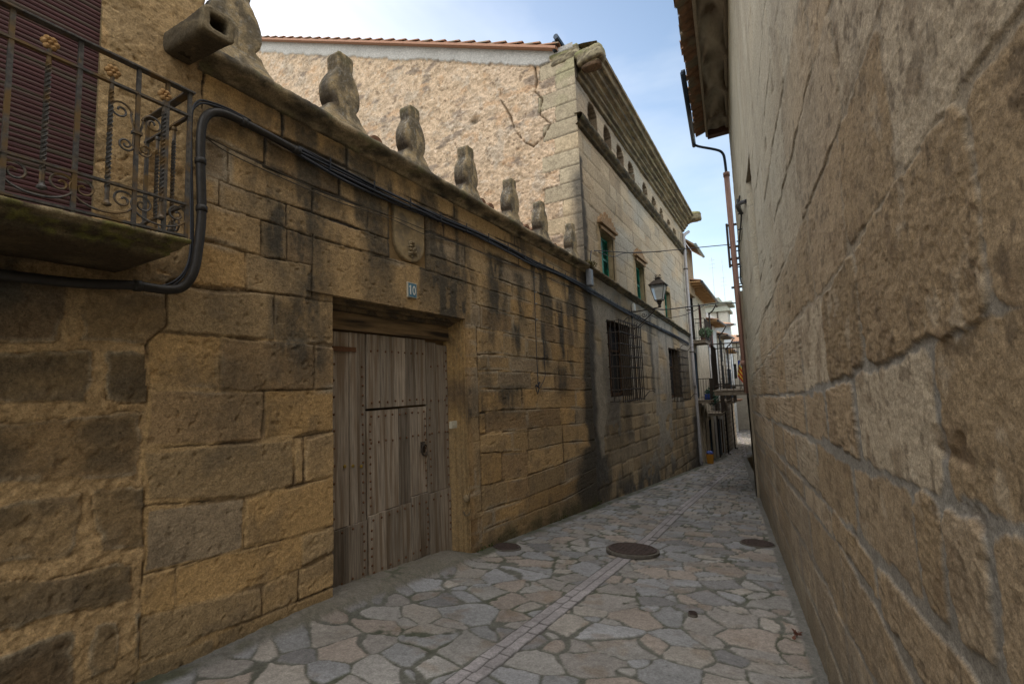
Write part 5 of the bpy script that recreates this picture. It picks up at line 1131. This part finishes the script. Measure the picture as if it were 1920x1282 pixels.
hk = empty('cable_hooks', (wx(12), 12, 3), 'iron staples and insulators carrying a ragged cable by the far corner of the right house', 'cable')
b = MB(); hp_ = [(1388, 368), (1386, 385), (1391, 400), (1389, 430), (1387, 452), (1386, 470), (1389, 500), (1389, 520), (1391, 532)]
pp = [Vector(PR(x-1, y, .03)) for x, y in hp_]; b.tube(smooth_path(pp, 5), .015, 6)
for q in pp[2:]: b.box(q, (.10, .03, .02))
b.box(pp[1], (.06, .08, .22)); b.tube(smooth_path([pp[2], pp[2]+Vector((-.02, -.5, -.02)), Vector(PR(1400, 377, .0))], 6), .03, 8); b.build('cable', M['cable'], hk)
b = MB(); q0 = Vector((ptop.x-.09, ptop.y-.02, 0))
for z in (3.75, 3.2, 2.75, 2.2): b.box((q0.x+.12, q0.y, z), (.26, .04, .05))
b.box((q0.x, q0.y, 3.25), (.05, .05, 1.1)); b.build('bracket', M['iron'], hk)
# ------------------------------------------------------------------ manholes and small things on the street
rustm = noise_mat('cast_iron_cover', (.04, .032, .03), (.095, .066, .056), 30, .7, .3, .4, .003)
def cover(px, py, rad, label, nm='manhole_cover', flat_=1):
    r = ray(px, py); t = -1.5/(r[2]+.1*r[1]); p = r*t
    rt_ = empty(nm, (p[0], p[1], p[2]), label, 'manhole cover', 'iron covers set in the paving'); rt_.rotation_euler = (-math.atan(.1), 0, 0)
    b = MB(); n_ = 36
    b.lathe((0, 0, .004), [(rad, -.03), (rad, .014), (rad*.97, .018), (rad*.9, .018), (rad*.89, .012), (.001, .012)], n_)
    k = 9; st = rad*1.7/k
    for i in range(k):
        for j in range(k):
            x = (i-(k-1)/2)*st; y = (j-(k-1)/2)*st
            if math.hypot(x, y) < rad*.82: b.box((x, y, .017), (st*.62, st*.62, .006), rz=(i+j) % 2*math.pi/4)
    o = b.build('cover', rustm, None); o.parent = rt_
    b = MB(); b.lathe((0, 0, 0), [(rad*1.10, -.03), (rad*1.10, .004), (rad*1.0, .008), (rad*1.0, -.03)], n_); o = b.build('ring', noise_mat('cement_ring', (.08, .07, .06), (.13, .12, .10), 20, .9), None); o.parent = rt_
cover(1186, 1030, .30, 'large round rusty manhole cover on the centre line of the alley')
cover(950, 1026, .17, 'small round rusty cover by the foot of the garden wall')
cover(1420, 1019, .20, 'rusty cover close to the foot of the right wall')
cover(1299, 1152, .035, 'tiny black valve cap set in a grey paving stone', 'valve_cap')
r = ray(1492, 1192); t = -1.5/(r[2]+.1*r[1]); q = r*t
tuft('dead_leaves', (q[0], q[1], q[2]+.02), (.03, .03, .012), 14, 4, noise_mat('dead_leaf', (.08, .03, .02), (.15, .06, .035), 20), 'few dry brown leaves at the foot of the right wall', 'leaves', .045)
# weeds along the foot of the left wall
weed = noise_mat('weed_green', (.03, .045, .012), (.08, .10, .03), 30, .9)
for i, (x_, y_, n_) in enumerate(((-3.42, 5.1, 260), (-3.42, 7.3, 320), (-3.42, 8.9, 360))):
    tuft('moss_patch', (x_, y_, float(gz(y_))+.02), (.05, .5, .035), n_, 20+i, weed, ('low moss at the foot of the garden wall just past the door', 'low moss at the foot of the garden wall below the hanging wire', 'low moss under the black damp stain at the palace corner')[i], 'moss', .03)['kind'] = 'stuff'

# ------------------------------------------------------------------ houses farther down
def facade(name, xa, ya, xb, yb, z0, z1, cols, label, depth=6, seed=0, rooms=(), courses=False, cat='house'):
    """street face from (xa,ya) to (xb,yb) with real openings, a body behind; rooms = (s0,s1,z0,z1,kind)"""
    root = empty(name, (xa, ya, z0), label, cat)
    L_ = math.hypot(xb-xa, yb-ya); u = np.array([(xb-xa)/L_, (yb-ya)/L_]); n_ = np.array([u[1], -u[0]])
    ss_ = steps(0, L_, lambda s: .05, [r[0] for r in rooms]+[r[1] for r in rooms]); zs = steps(z0, z1, lambda z: .05, [r[2] for r in rooms]+[r[3] for r in rooms])
    S, Z = np.meshgrid(ss_, zs); n1 = fbm(S*2+seed, Z*2, seed+300, 4); n2 = fbm(S*9+seed, Z*9, seed+301, 4)
    col = np.zeros(S.shape+(3,))+np.array(cols[0]); col = mixc(col, cols[1], ss(.4, .65, n1)*.8); h = (n1-.5)*.03+(n2-.5)*.012
    if courses:
        k = np.floor(Z/.3); sf = (S+k*.37)/.55; d = np.minimum(np.abs(Z/.3-np.round(Z/.3))*.3, np.abs(sf-np.round(sf))*.55); e = ss(.005, .03, d+(n2-.5)*.02); h = h-(1-e)*.02; col = mixc(col, (.10, .08, .06), (1-e)*.6); col *= (.8+.4*_h(k, np.floor(sf+.5), seed))[..., None]
    col = mixc(col, (.08, .075, .07), ss(.8, .1, Z-(z0+.1))*.5*ss(.3, .6, n1)); col *= (.85+.3*n2)[..., None]
    Sc, Zc = np.meshgrid((ss_[1:]+ss_[:-1])/2, (zs[1:]+zs[:-1])/2); keep = np.ones(Sc.shape, bool)
    for r in rooms:
        m = (Sc > r[0]) & (Sc < r[1]) & (Zc > r[2]) & (Zc < r[3])
        if r[4] == 'arch': rr = (r[1]-r[0])/2; m &= (Zc < r[3]-rr) | (np.hypot(Sc-(r[0]+r[1])/2, Zc-(r[3]-rr)) < rr)
        keep &= ~m
    P = np.stack([xa+u[0]*S+n_[0]*h, ya+u[1]*S+n_[1]*h, Z], -1); grid('street_face', P, col, M['stone'], root, keep)
    def W(s, o, z): return (xa+u[0]*s+n_[0]*o, ya+u[1]*s+n_[1]*o, z)
    def qb(b, s0, s1, o0, o1, a, c, mi=0):
        vs = [W(s, o, z) for z in (a, c) for s in (s0, s1) for o in (o0, o1)]; b.add(vs, [(0, 1, 3, 2), (4, 6, 7, 5), (0, 4, 5, 1), (2, 3, 7, 6), (0, 2, 6, 4), (1, 5, 7, 3)], mi)
    b = MB(); qb(b, .01, L_-.01, -depth, -.35, z0, z1-.02); qb(b, 0.003, .04, -.36, -.03, z0, z1-.02); qb(b, L_-.04, L_-.003, -.36, -.03, z0, z1-.02)
    b.build('masonry_body', noise_mat('body_'+name, tuple(c*.9 for c in cols[0]), cols[1], 6, .95), root)
    return root, W, qb, L_
cream = ((.54, .48, .38), (.46, .41, .32)); white = ((.58, .57, .55), (.48, .47, .45)); stone_ = ((.33, .26, .17), (.24, .19, .13)); tanp = ((.50, .38, .24), (.42, .32, .2))
darkm = noise_mat('dark_interior', (.015, .014, .013), (.03, .028, .026), 5); doorb = noise_mat('blue_grey_door', (.045, .065, .09), (.08, .11, .14), 8, .6, stretch=(6, 6, .6)); brownd = noise_mat('old_brown_door', (.10, .055, .025), (.18, .10, .05), 8, .7, stretch=(6, 6, .6)); maroon = noise_mat('maroon_shutter', (.09, .03, .025), (.14, .05, .04), 12, .7)
def fill(root, W, qb, r, mat, nm, dep=.22, frame=True):
    b = MB(); qb(b, r[0]-.02, r[1]+.02, -dep-.04, -dep, r[2], r[3]+.02)
    n_ = max(2, int((r[1]-r[0])/.16))
    for i in range(1, n_): s = r[0]+(r[1]-r[0])*i/n_; qb(b, s-.006, s+.006, -dep, -dep+.008, r[2], r[3])
    if frame: qb(b, r[0], r[0]+.05, -dep, -dep+.03, r[2], r[3]); qb(b, r[1]-.05, r[1], -dep, -dep+.03, r[2], r[3]); qb(b, r[0], r[1], -dep, -dep+.03, r[3]-.05, r[3])
    for a, c in ((r[0]-.03, r[0]-.001), (r[1]+.001, r[1]+.03)): qb(b, a, c, -dep-.1, -.03, r[2], r[3])
    return b.build(nm, mat, root)
def balcony(root, W, qb, s0, s1, z, out, h, plants=None, mat=None, rails=True):
    b = MB(); qb(b, s0, s1, -.02, out, z-.14, z); qb(b, s0-.03, s1+.03, -.02, out+.03, z-.03, z+.001+.0); bal_ = b.build('balcony', noise_mat('balcony_slab', (.15, .12, .09), (.26, .22, .17), 12, .9), root, bevel=.01)
    b = MB(); b.tube([W(s0, 0, z+h), W(s0, out, z+h), W(s1, out, z+h), W(s1, 0, z+h)], .018, 6); b.tube([W(s0, 0, z+.1), W(s0, out, z+.1), W(s1, out, z+.1), W(s1, 0, z+.1)], .012, 6)
    n_ = int((s1-s0)/.13)
    for i in range(n_+1): s = s0+(s1-s0)*i/n_; b.tube([W(s, out, z), W(s, out, z+h)], .009, 5)
    for i in range(1, 5): o = out*i/5; b.tube([W(s0, o, z), W(s0, o, z+h)], .009, 5); b.tube([W(s1, o, z), W(s1, o, z+h)], .009, 5)
    b.build('railing', M['iron'], bal_); return bal_
# first house beyond the palace: stone ground floor, cream above, two balconies
rA = [(3.0, 4.1, -4.4, -1.45, 'arch'), (1.6, 2.7, 1.95, 4.2, 'w'), (1.8, 2.7, -.85, 1.35, 'w'), (5.3, 6.4, -4.5, -2.2, 'd'), (4.6, 5.6, 2.0, 4.1, 'w')]
hA, WA, qA, LA = facade('village_house', -3.62, 22.0, -3.72, 29.6, -4.7, 5.1, cream, 'cream village house after the palace with an arched doorway and flowered balconies', seed=1, rooms=rA)
fill(hA, WA, qA, rA[0], brownd, 'arched_door', .3); fill(hA, WA, qA, rA[1], darkm, 'window'); fill(hA, WA, qA, rA[2], doorb, 'balcony_door'); fill(hA, WA, qA, rA[3], doorb, 'door'); fill(hA, WA, qA, rA[4], maroon, 'window')
b = MB(); qA(b, .0, 7.6, .004, .07, -4.7, -1.0); 
# rough stone pier strips and arch ring
arc = []
for i in range(11):
    a0 = math.pi*i/11; a1 = math.pi*(i+1)/11-.02
    vs = []
    for o in (.0, .11):
        for rr, a in ((.56, a0), (.56, a1), (.84, a1), (.84, a0)): vs.append(WA(3.55+rr*math.cos(a), o, -2.0+rr*math.sin(a)))
    arc.append(vs)
b2 = MB()
for vs in arc: b2.add(vs, [(0, 1, 2, 3), (4, 7, 6, 5), (0, 4, 5, 1), (1, 5, 6, 2), (2, 6, 7, 3), (3, 7, 4, 0)])
qA(b2, 2.7, 2.99, -.01, .11, -4.6, -2.0); qA(b2, 4.11, 4.4, -.01, .11, -4.6, -2.0); b2.build('arch_surround', noise_mat('arch_stone', (.22, .18, .13), (.34, .29, .21), 6, .95, bump=.6), hA)
b2 = MB()
rs_ = random.Random(12)
for (s0, s1) in ((.02, .75),):
    z = -4.6
    while z < 4.9:
        hgt = rs_.uniform(.16, .3); s = s0
        while s < s1: w = rs_.uniform(.2, .4); qA(b2, s+.008, min(s+w, s1)-.008, -.01, rs_.uniform(.03, .06), z+.008, z+hgt-.008); s += w
        z += hgt
b2.build('stone_pier', noise_mat('pier_stone', (.24, .17, .10), (.40, .30, .18), 5, .95, bump=.7, c3=(.3, .16, .09), s3=2), hA, bevel=.012, segs=1)
balcony(hA, WA, qA, 1.3, 3.0, 1.85, .62, 1.0); balcony(hA, WA, qA, 1.5, 3.2, -.95, .62, 1.0); balcony(hA, WA, qA, 4.5, 6.5, -1.75, .75, 1.0)
leafm = noise_mat('grey_green_leaf', (.05, .09, .05), (.12, .18, .10), 12, .8); leafd = noise_mat('leaf_dark', (.02, .06, .04), (.05, .12, .08), 12, .7); flow = noise_mat('pale_flowers', (.25, .25, .4), (.5, .48, .62), 10, .8)
for k, (s, z, n_, mt, lb) in enumerate(((2.1, 2.1, 900, leafm, 'grey leaved trailing plants in pots on the upper balcony'), (2.75, -.75, 900, leafd, 'dark green bushy plant hanging over the lower balcony corner'))):
    pt = MB(); pc = WA(s, .5, z-.18); pt.lathe((pc[0], pc[1], pc[2]), [(.09, 0), (.13, .2), (.14, .24), (.10, .24)], 12); root = empty('balcony_plant', pc, lb, 'plant', 'plants on the balconies'); pt.build('pot', noise_mat('clay_pot', (.25, .12, .07), (.35, .18, .1), 14), root)
    tuft('foliage', WA(s, .55, z+(.12 if k == 0 else -.05)), (.30, .75 if k == 0 else .4, .26 if k == 0 else .5), n_, 50+k, mt, size=.09, parent=root)
    bpy.data.objects[-1] if False else None
root = empty('planter_box', WA(2.1, .5, -.9), 'blue planter box on the lower balcony of the cream house', 'planter'); b = MB(); qA(b, 1.6, 2.5, .35, .58, -.93, -.68); b.build('box', noise_mat('blue_plastic', (.01, .03, .14), (.02, .05, .2), 10, .4), root, bevel=.02); tuft('foliage', WA(2.05, .47, -.60), (.1, .4, .12), 260, 61, leafd, size=.07, parent=root)
# eaves of the first house
woodl = noise_mat('pine_soffit', (.40, .24, .11), (.55, .36, .19), 5, .7, stretch=(1, 6, 1)); tile2 = noise_mat('roof_tiles_far', (.24, .13, .08), (.42, .26, .17), 10, .9, bump=.5); gut = noise_mat('gutter_dark', (.03, .035, .05), (.06, .07, .09), 10, .4, .4)
def eave(root, W, qb, s0, s1, z, out, soff=None, rise=.25):
    b = MB(); b.add([W(s0, -.05, z), W(s1, -.05, z), W(s1, out, z-.05), W(s0, out, z-.05), W(s0, -.05, z+.05), W(s1, -.05, z+.05), W(s1, out, z), W(s0, out, z)], [(0, 1, 2, 3), (7, 6, 5, 4), (0, 3, 7, 4), (1, 5, 6, 2), (3, 2, 6, 7)])
    s = s0+.2
    while s < s1: qb(b, s, s+.07, 0, out-.02, z-.13, z-.055); s += .6
    b.build('eave_boards', soff or woodl, root)
    b = MB(); s = s0+.1
    while s < s1:
        pr = [(.1*math.cos(a), .07*math.sin(a)) for a in np.linspace(0, math.pi, 7)]; vs = [W(s+p[0], out+.05, z+.02+p[1]) for p in pr]+[W(s+p[0], -4, z+.02+p[1]+4*rise) for p in pr]; b.add(vs, [(i, i+1, 8+i, 7+i) for i in range(6)]+[tuple(range(7))]); s += .22
    b.add([W(s0, out, z+.02), W(s1, out, z+.02), W(s1, -4, z+.02+4*rise), W(s0, -4, z+.02+4*rise)], [(0, 1, 2, 3)]); b.build('roof_tiles', tile2, root)
    b = MB(); b.tube([W(s0, out+.08, z-.04), W(s1, out+.08, z-.04)], .06, 8); b.build('gutter', gut, root)
eave(hA, WA, qA, .9, 7.6, 4.55, .62)
# palace side eave past the cornice
b = MB(); b.add([(-3.45, 21.95, 6.35), (-3.0, 22.0, 5.98), (-3.0, 24.3, 5.98), (-3.45, 24.3, 6.35), (-3.45, 21.95, 6.45), (-3.0, 22.0, 6.08), (-3.0, 24.3, 6.08), (-3.45, 24.3, 6.45)], [(0, 1, 2, 3), (7, 6, 5, 4), (0, 4, 5, 1), (1, 5, 6, 2), (2, 6, 7, 3)]); b.bb((-9, 21.93, 4.0), (-3.45, 24.2, 6.33)); b.bb((-3.9, 21.905, -4.5), (-3.43, 21.99, 6.3)); b.build('side_annex_eave', noise_mat('annex_wood', (.2, .13, .08), (.35, .26, .16), 6, .9), palace)
b = MB(); b.tube([(-2.95, 21.9, 6.02), (-2.95, 24.4, 6.02)], .065, 8); b.build('annex_gutter', noise_mat('green_zinc', (.18, .24, .24), (.28, .34, .34), 10, .4, .4), palace)
# white houses
rB = [(1.0, 2.0, -4.6, -2.4, 'd'), (.5, 1.3, -.8, 1.5, 'w'), (.5, 1.3, 1.9, 3.6, 'w'), (2.3, 3.0, -4.6, -2.5, 'd')]
hB, WB, qB, LB = facade('white_village_house', -3.70, 29.65, -3.60, 33.1, -4.9, 4.0, white, 'narrow white rendered house with maroon shutters and a long dark downpipe', seed=2, rooms=rB)
for r, m_, nm in zip(rB, (doorb, darkm, maroon, brownd), ('door', 'window', 'window', 'door')): fill(hB, WB, qB, r, m_, nm)
for a_, c_ in ((.2, .5), (1.32, 1.6)): b = MB(); qB(b, a_, c_, .01, .05, 1.9, 3.5); b.build('shutter', maroon, hB)
eave(hB, WB, qB, 0, 3.4, 3.45, .55); balcony(hB, WB, qB, .3, 2.6, -1.25, .7, .95)
rC = [(.6, 1.4, -4.7, -2.6, 'd'), (1.0, 1.8, -1.3, .9, 'w'), (1.0, 1.8, 1.2, 2.6, 'w')]
hC, WC, qC, LC = facade('stone_village_house', -3.58, 33.15, -3.45, 36.2, -4.95, 3.2, ((.44, .38, .30), (.54, .50, .44)), 'stone and plaster house third after the palace, under a grey wooden eave', seed=3, rooms=rC, courses=True)
for r, m_, nm in zip(rC, (brownd, doorb, doorb), ('door', 'window', 'window')): fill(hC, WC, qC, r, m_, nm)
eave(hC, WC, qC, 0, 3.1, 2.85, .55, noise_mat('grey_soffit_boards', (.22, .17, .13), (.34, .28, .22), 5)); balcony(hC, WC, qC, .6, 2.2, -1.45, .6, .95)
rD = [(.9, 1.5, -4.6, -3.0, 'd'), (.8, 1.6, -1.4, .7, 'w')]
hD, WD, qD, LD = facade('whitewashed_house', -3.44, 36.25, -3.42, 39.2, -5.0, 2.2, white, 'last whitewashed house on the left with blue shutters before the street opens', seed=4, rooms=rD, courses=True)
for r, m_, nm in zip(rD, (brownd, doorb), ('door', 'window')): fill(hD, WD, qD, r, m_, nm)
bsm = noise_mat('blue_shutter', (.03, .06, .10), (.05, .09, .14), 8)
for a_, c_ in ((.3, .78), (1.62, 2.1)): b = MB(); qD(b, a_, c_, .02, .06, -1.4, .7); b.build('shutter', bsm, hD)
eave(hD, WD, qD, 0, 2.9, 2.0, .5)
b = MB(); b.bb((-3.4, 36.9, -1.6), (-2.8, 39.0, -1.5)); b.build('porch_shelf', tile2, hD)
for k, (x, y, z1, lb) in enumerate(((-3.52, 29.55, 4.3, 'black downpipe between the cream house and the white house'), (-3.42, 33.0, 3.3, 'black downpipe at the far edge of the white house'), (-3.30, 36.15, 2.7, 'black downpipe at the far edge of the stone village house'))):
    root = empty('black_downpipe', (x, y, float(gz(y))), lb, 'downpipe', 'black downpipes down the left houses'); b = MB(); b.tube(smooth_path([(x+.42, y, z1+.05), (x+.2, y, z1-.3), (x, y, z1-.5), (x, y, z1-1.2), (x, y, float(gz(y))+.12), (x+.1, y, float(gz(y))+.03)], 5), .042, 8); b.build('pipe', M['black_pipe'], root, smooth=True)
    b = MB(); b.bb((x-.1, y-.07, 0), (x+.06, y+.07, .04)); b.build('pipe_clamp', M['iron'], root)
# yellow tub by the arched door
q = WA(1.75, .38, 0); zq = float(gz(q[1])); root = empty('recycling_tub', (q[0], q[1], zq), 'yellow tub with a blue bag beside the arched doorway', 'tub')
b = MB(); b.add([(q[0]+a*.15*k, q[1]+c*.13*k, zq+z) for z, k in ((0, .85), (.45, 1.05)) for a, c in ((-1, -1), (1, -1), (1, 1), (-1, 1))], [(0, 3, 2, 1), (0, 1, 5, 4), (1, 2, 6, 5), (2, 3, 7, 6), (3, 0, 4, 7)]); b.build('tub', noise_mat('yellow_plastic', (.30, .13, .01), (.38, .18, .02), 10, .5), root, bevel=.02)
b = MB(); b.lathe((q[0], q[1], zq+.43), [(.13, 0), (.16, .05), (.13, .12), (.05, .15), (.01, .14)], 10); b.build('bag', noise_mat('blue_bag', (.05, .08, .28), (.1, .14, .4), 10, .4), root)
# right side, past the near house: the balcony with the striped banner
hR, WR, qR, LR = facade('right_village_house', -1.95, 32.5, -.78, 12.35, -4.9, 2.1, ((.30, .25, .18), (.22, .18, .13)), 'shaded house on the right past the corner, carrying the balcony with the banner', seed=6, rooms=[(17.2, 18.3, -.5, 1.8, 'w')])
fill(hR, WR, qR, (17.2, 18.3, -.5, 1.8, 'w'), darkm, 'window')
bx = PY(1351, 722, 14.4)
hS, WS, qS, LS = facade('added_lower_house', -2.9, 57.0, -1.96, 32.55, -5.6, 1.4, ((.30, .27, .22), (.22, .2, .17)), 'lower house added at the far right edge to darken the street, mostly hidden by the near wall', seed=11, rooms=[(3, 4, -1, 1, 'w')]); fill(hS, WS, qS, (3, 4, -1, 1, 'w'), darkm, 'window')  # added to enclose the far lane and darken it
br = balcony(hR, WR, qR, 16.6, 18.7, -.30, .80, 1.25)
bn = empty('striped_banner', (-1.1, 13.9, .3), 'red and yellow striped banner with a blue triangle hung on the right balcony', 'flag')
b1 = MB(); fy = 13.83; X0, X1 = -1.38, -.86
Pf = [PY(x, y, fy) for x, y in ((1382, 683), (1389, 675), (1405, 704), (1403, 712))]
n_ = 6; p00, p01 = PY(1384, 680, fy), PY(1383, 712, fy); p10, p11 = PY(1403, 700, fy), PY(1404, 730, fy)
for i in range(n_):
    t0, t1 = i/n_, (i+1)/n_
    vs = []
    for dy_ in (0, .012):
        for s_ in (0, .5, 1):
            for t in (t0, t1):
                a = p00+(p01-p00)*t*.8; c_ = p10+(p11-p10)*t*.8; v = a+(c_-a)*s_; vs.append((v[0], v[1]+dy_+.03*math.sin(s_*5+i), v[2]-.05*math.sin(s_*3.14)))
    b1.add(vs, [(0, 1, 3, 2), (2, 3, 5, 4), (6, 8, 9, 7), (8, 10, 11, 9), (0, 2, 8, 6), (2, 4, 10, 8), (1, 7, 9, 3), (3, 9, 11, 5)], i % 2)
b1.build('cloth', [noise_mat('yellow_cloth', (.7, .5, .06), (.8, .6, .1), 20), noise_mat('red_cloth', (.45, .03, .02), (.6, .05, .03), 20)], bn)
b1 = MB(); q0, q1, q2 = PY(1383, 676, fy-.03), PY(1390, 674, fy-.03), PY(1384, 686, fy-.03); b1.add([q0, q1, q2, q0+np.array([0, .008, 0]), q1+np.array([0, .008, 0]), q2+np.array([0, .008, 0])], [(0, 1, 2), (5, 4, 3), (0, 3, 4, 1), (1, 4, 5, 2), (2, 5, 3, 0)]); b1.build('blue_corner', noise_mat('blue_cloth', (.02, .04, .25), (.04, .07, .4), 20), bn)
q = PY(1396, 677, 13.6); b = MB(); b.box(q, (.2, .12, .3)); b.box((q[0]-.0, q[1]-.065, q[2]), (.15, .01, .24)); tag(b.build('meter_box', noise_mat('grey_box', (.35, .36, .36), (.45, .46, .46), 12, .5), bevel=.01), 'small grey meter box on the corner pipe above the banner', 'meter box')
# far square: wall, end house, tower
hE, WE, qE, LE = facade('end_house', -9, 58.5, 3, 60.5, -6, 1.5, ((.36, .35, .31), (.30, .29, .25)), 'pale rendered house closing the view at the bottom of the street', seed=7, rooms=[(5.0, 5.9, -4.9, -1.9, 'd'), (3.4, 4.6, -.6, .8, 'w')], depth=5)
fill(hE, WE, qE, (5.0, 5.9, -4.9, -1.9, 'd'), darkm, 'door'); fill(hE, WE, qE, (3.4, 4.6, -.6, .8, 'w'), darkm, 'window'); eave(hE, WE, qE, 0, 12, 1.6, .5)
b = MB(); b.bb((-9, 57.6, -6), (1.5, 57.9, -3.6)); b.bb((-9, 57.55, -3.6), (1.5, 57.95, -3.5)); o = b.build('low_wall', noise_mat('plinth_stone', (.2, .16, .12), (.3, .25, .2), 4, .9, bump=.6)); tag(o, 'low dark stone wall before the pale end house', 'wall')
hF, WF, qF, LF_ = facade('blue_white_house', -6.2, 45.0, -3.9, 47.0, -5.5, 4.9, ((.40, .43, .46), (.34, .37, .40)), 'pale blue washed house rising behind the row, seen over the banner balcony', seed=8, rooms=[(1.2, 1.9, -1, 1, 'w')], depth=5)
fill(hF, WF, qF, (1.2, 1.9, -1, 1, 'w'), doorb, 'window'); eave(hF, WF, qF, -.2, 3.2, 4.9, .5)
tw = empty('church_tower', (-6.6, 62, -5), 'square pale grey tower above the roofs at the end of the street', 'tower')
b = MB(); b.bb((-8.2, 60.5, -5), (-5.2, 64, 8.8)); b.build('shaft', noise_mat('tower_stone', (.36, .35, .31), (.48, .46, .41), 2, .95, bump=.4), tw)
b = MB(); b.bb((-8.5, 60.2, 8.0), (-4.9, 64.3, 8.3)); b.bb((-8.3, 60.3, 8.3), (-5.1, 64.2, 8.5)); b.bb((-8.6, 60.1, 8.8), (-4.6, 64.4, 9.1)); b.bb((-8.9, 59.8, 9.1), (-5.9, 64.4, 9.6)); b.build('parapet', noise_mat('tower_cap', (.22, .24, .2), (.36, .37, .32), 4, .9), tw)
b = MB(); b.bb((-6.35, 60.35, 4), (-6.2, 60.49, 9)); b.build('lightning_rod', M['iron'], tw)
for k, (px_, y_) in enumerate(((1339, 63), (1358, 66))):
    p = PY(px_, 545, y_); b = MB(); b.tube([(p[0], p[1], p[2]-3), (p[0], p[1], p[2]+4.2)], .03, 5)
    for z in (2.9, 3.4, 3.9): b.tube([(p[0]-.35, p[1], p[2]+z-2.2*k), (p[0]+.35, p[1], p[2]+z-2.2*k)], .015, 4)
    tag(b.build('roof_antenna', noise_mat('thin_metal', (.3, .3, .32), (.4, .4, .42), 10, .4, .5)), ('thin roof antenna left of the grey tower top', 'thin roof antenna standing right over the grey tower')[k], 'antenna')
hG, WG, qG, LG = facade('tiled_roof_house', -5.4, 49.5, -2.6, 50.5, -6, 3.6, ((.42, .39, .33), (.38, .35, .3)), 'small house with a sunlit tan tiled roof under the tower', seed=9, rooms=[(1, 1.6, 0, 1.4, 'w')], depth=5)
fill(hG, WG, qG, (1, 1.6, 0, 1.4, 'w'), darkm, 'window'); eave(hG, WG, qG, -.2, 3.2, 3.5, .4)
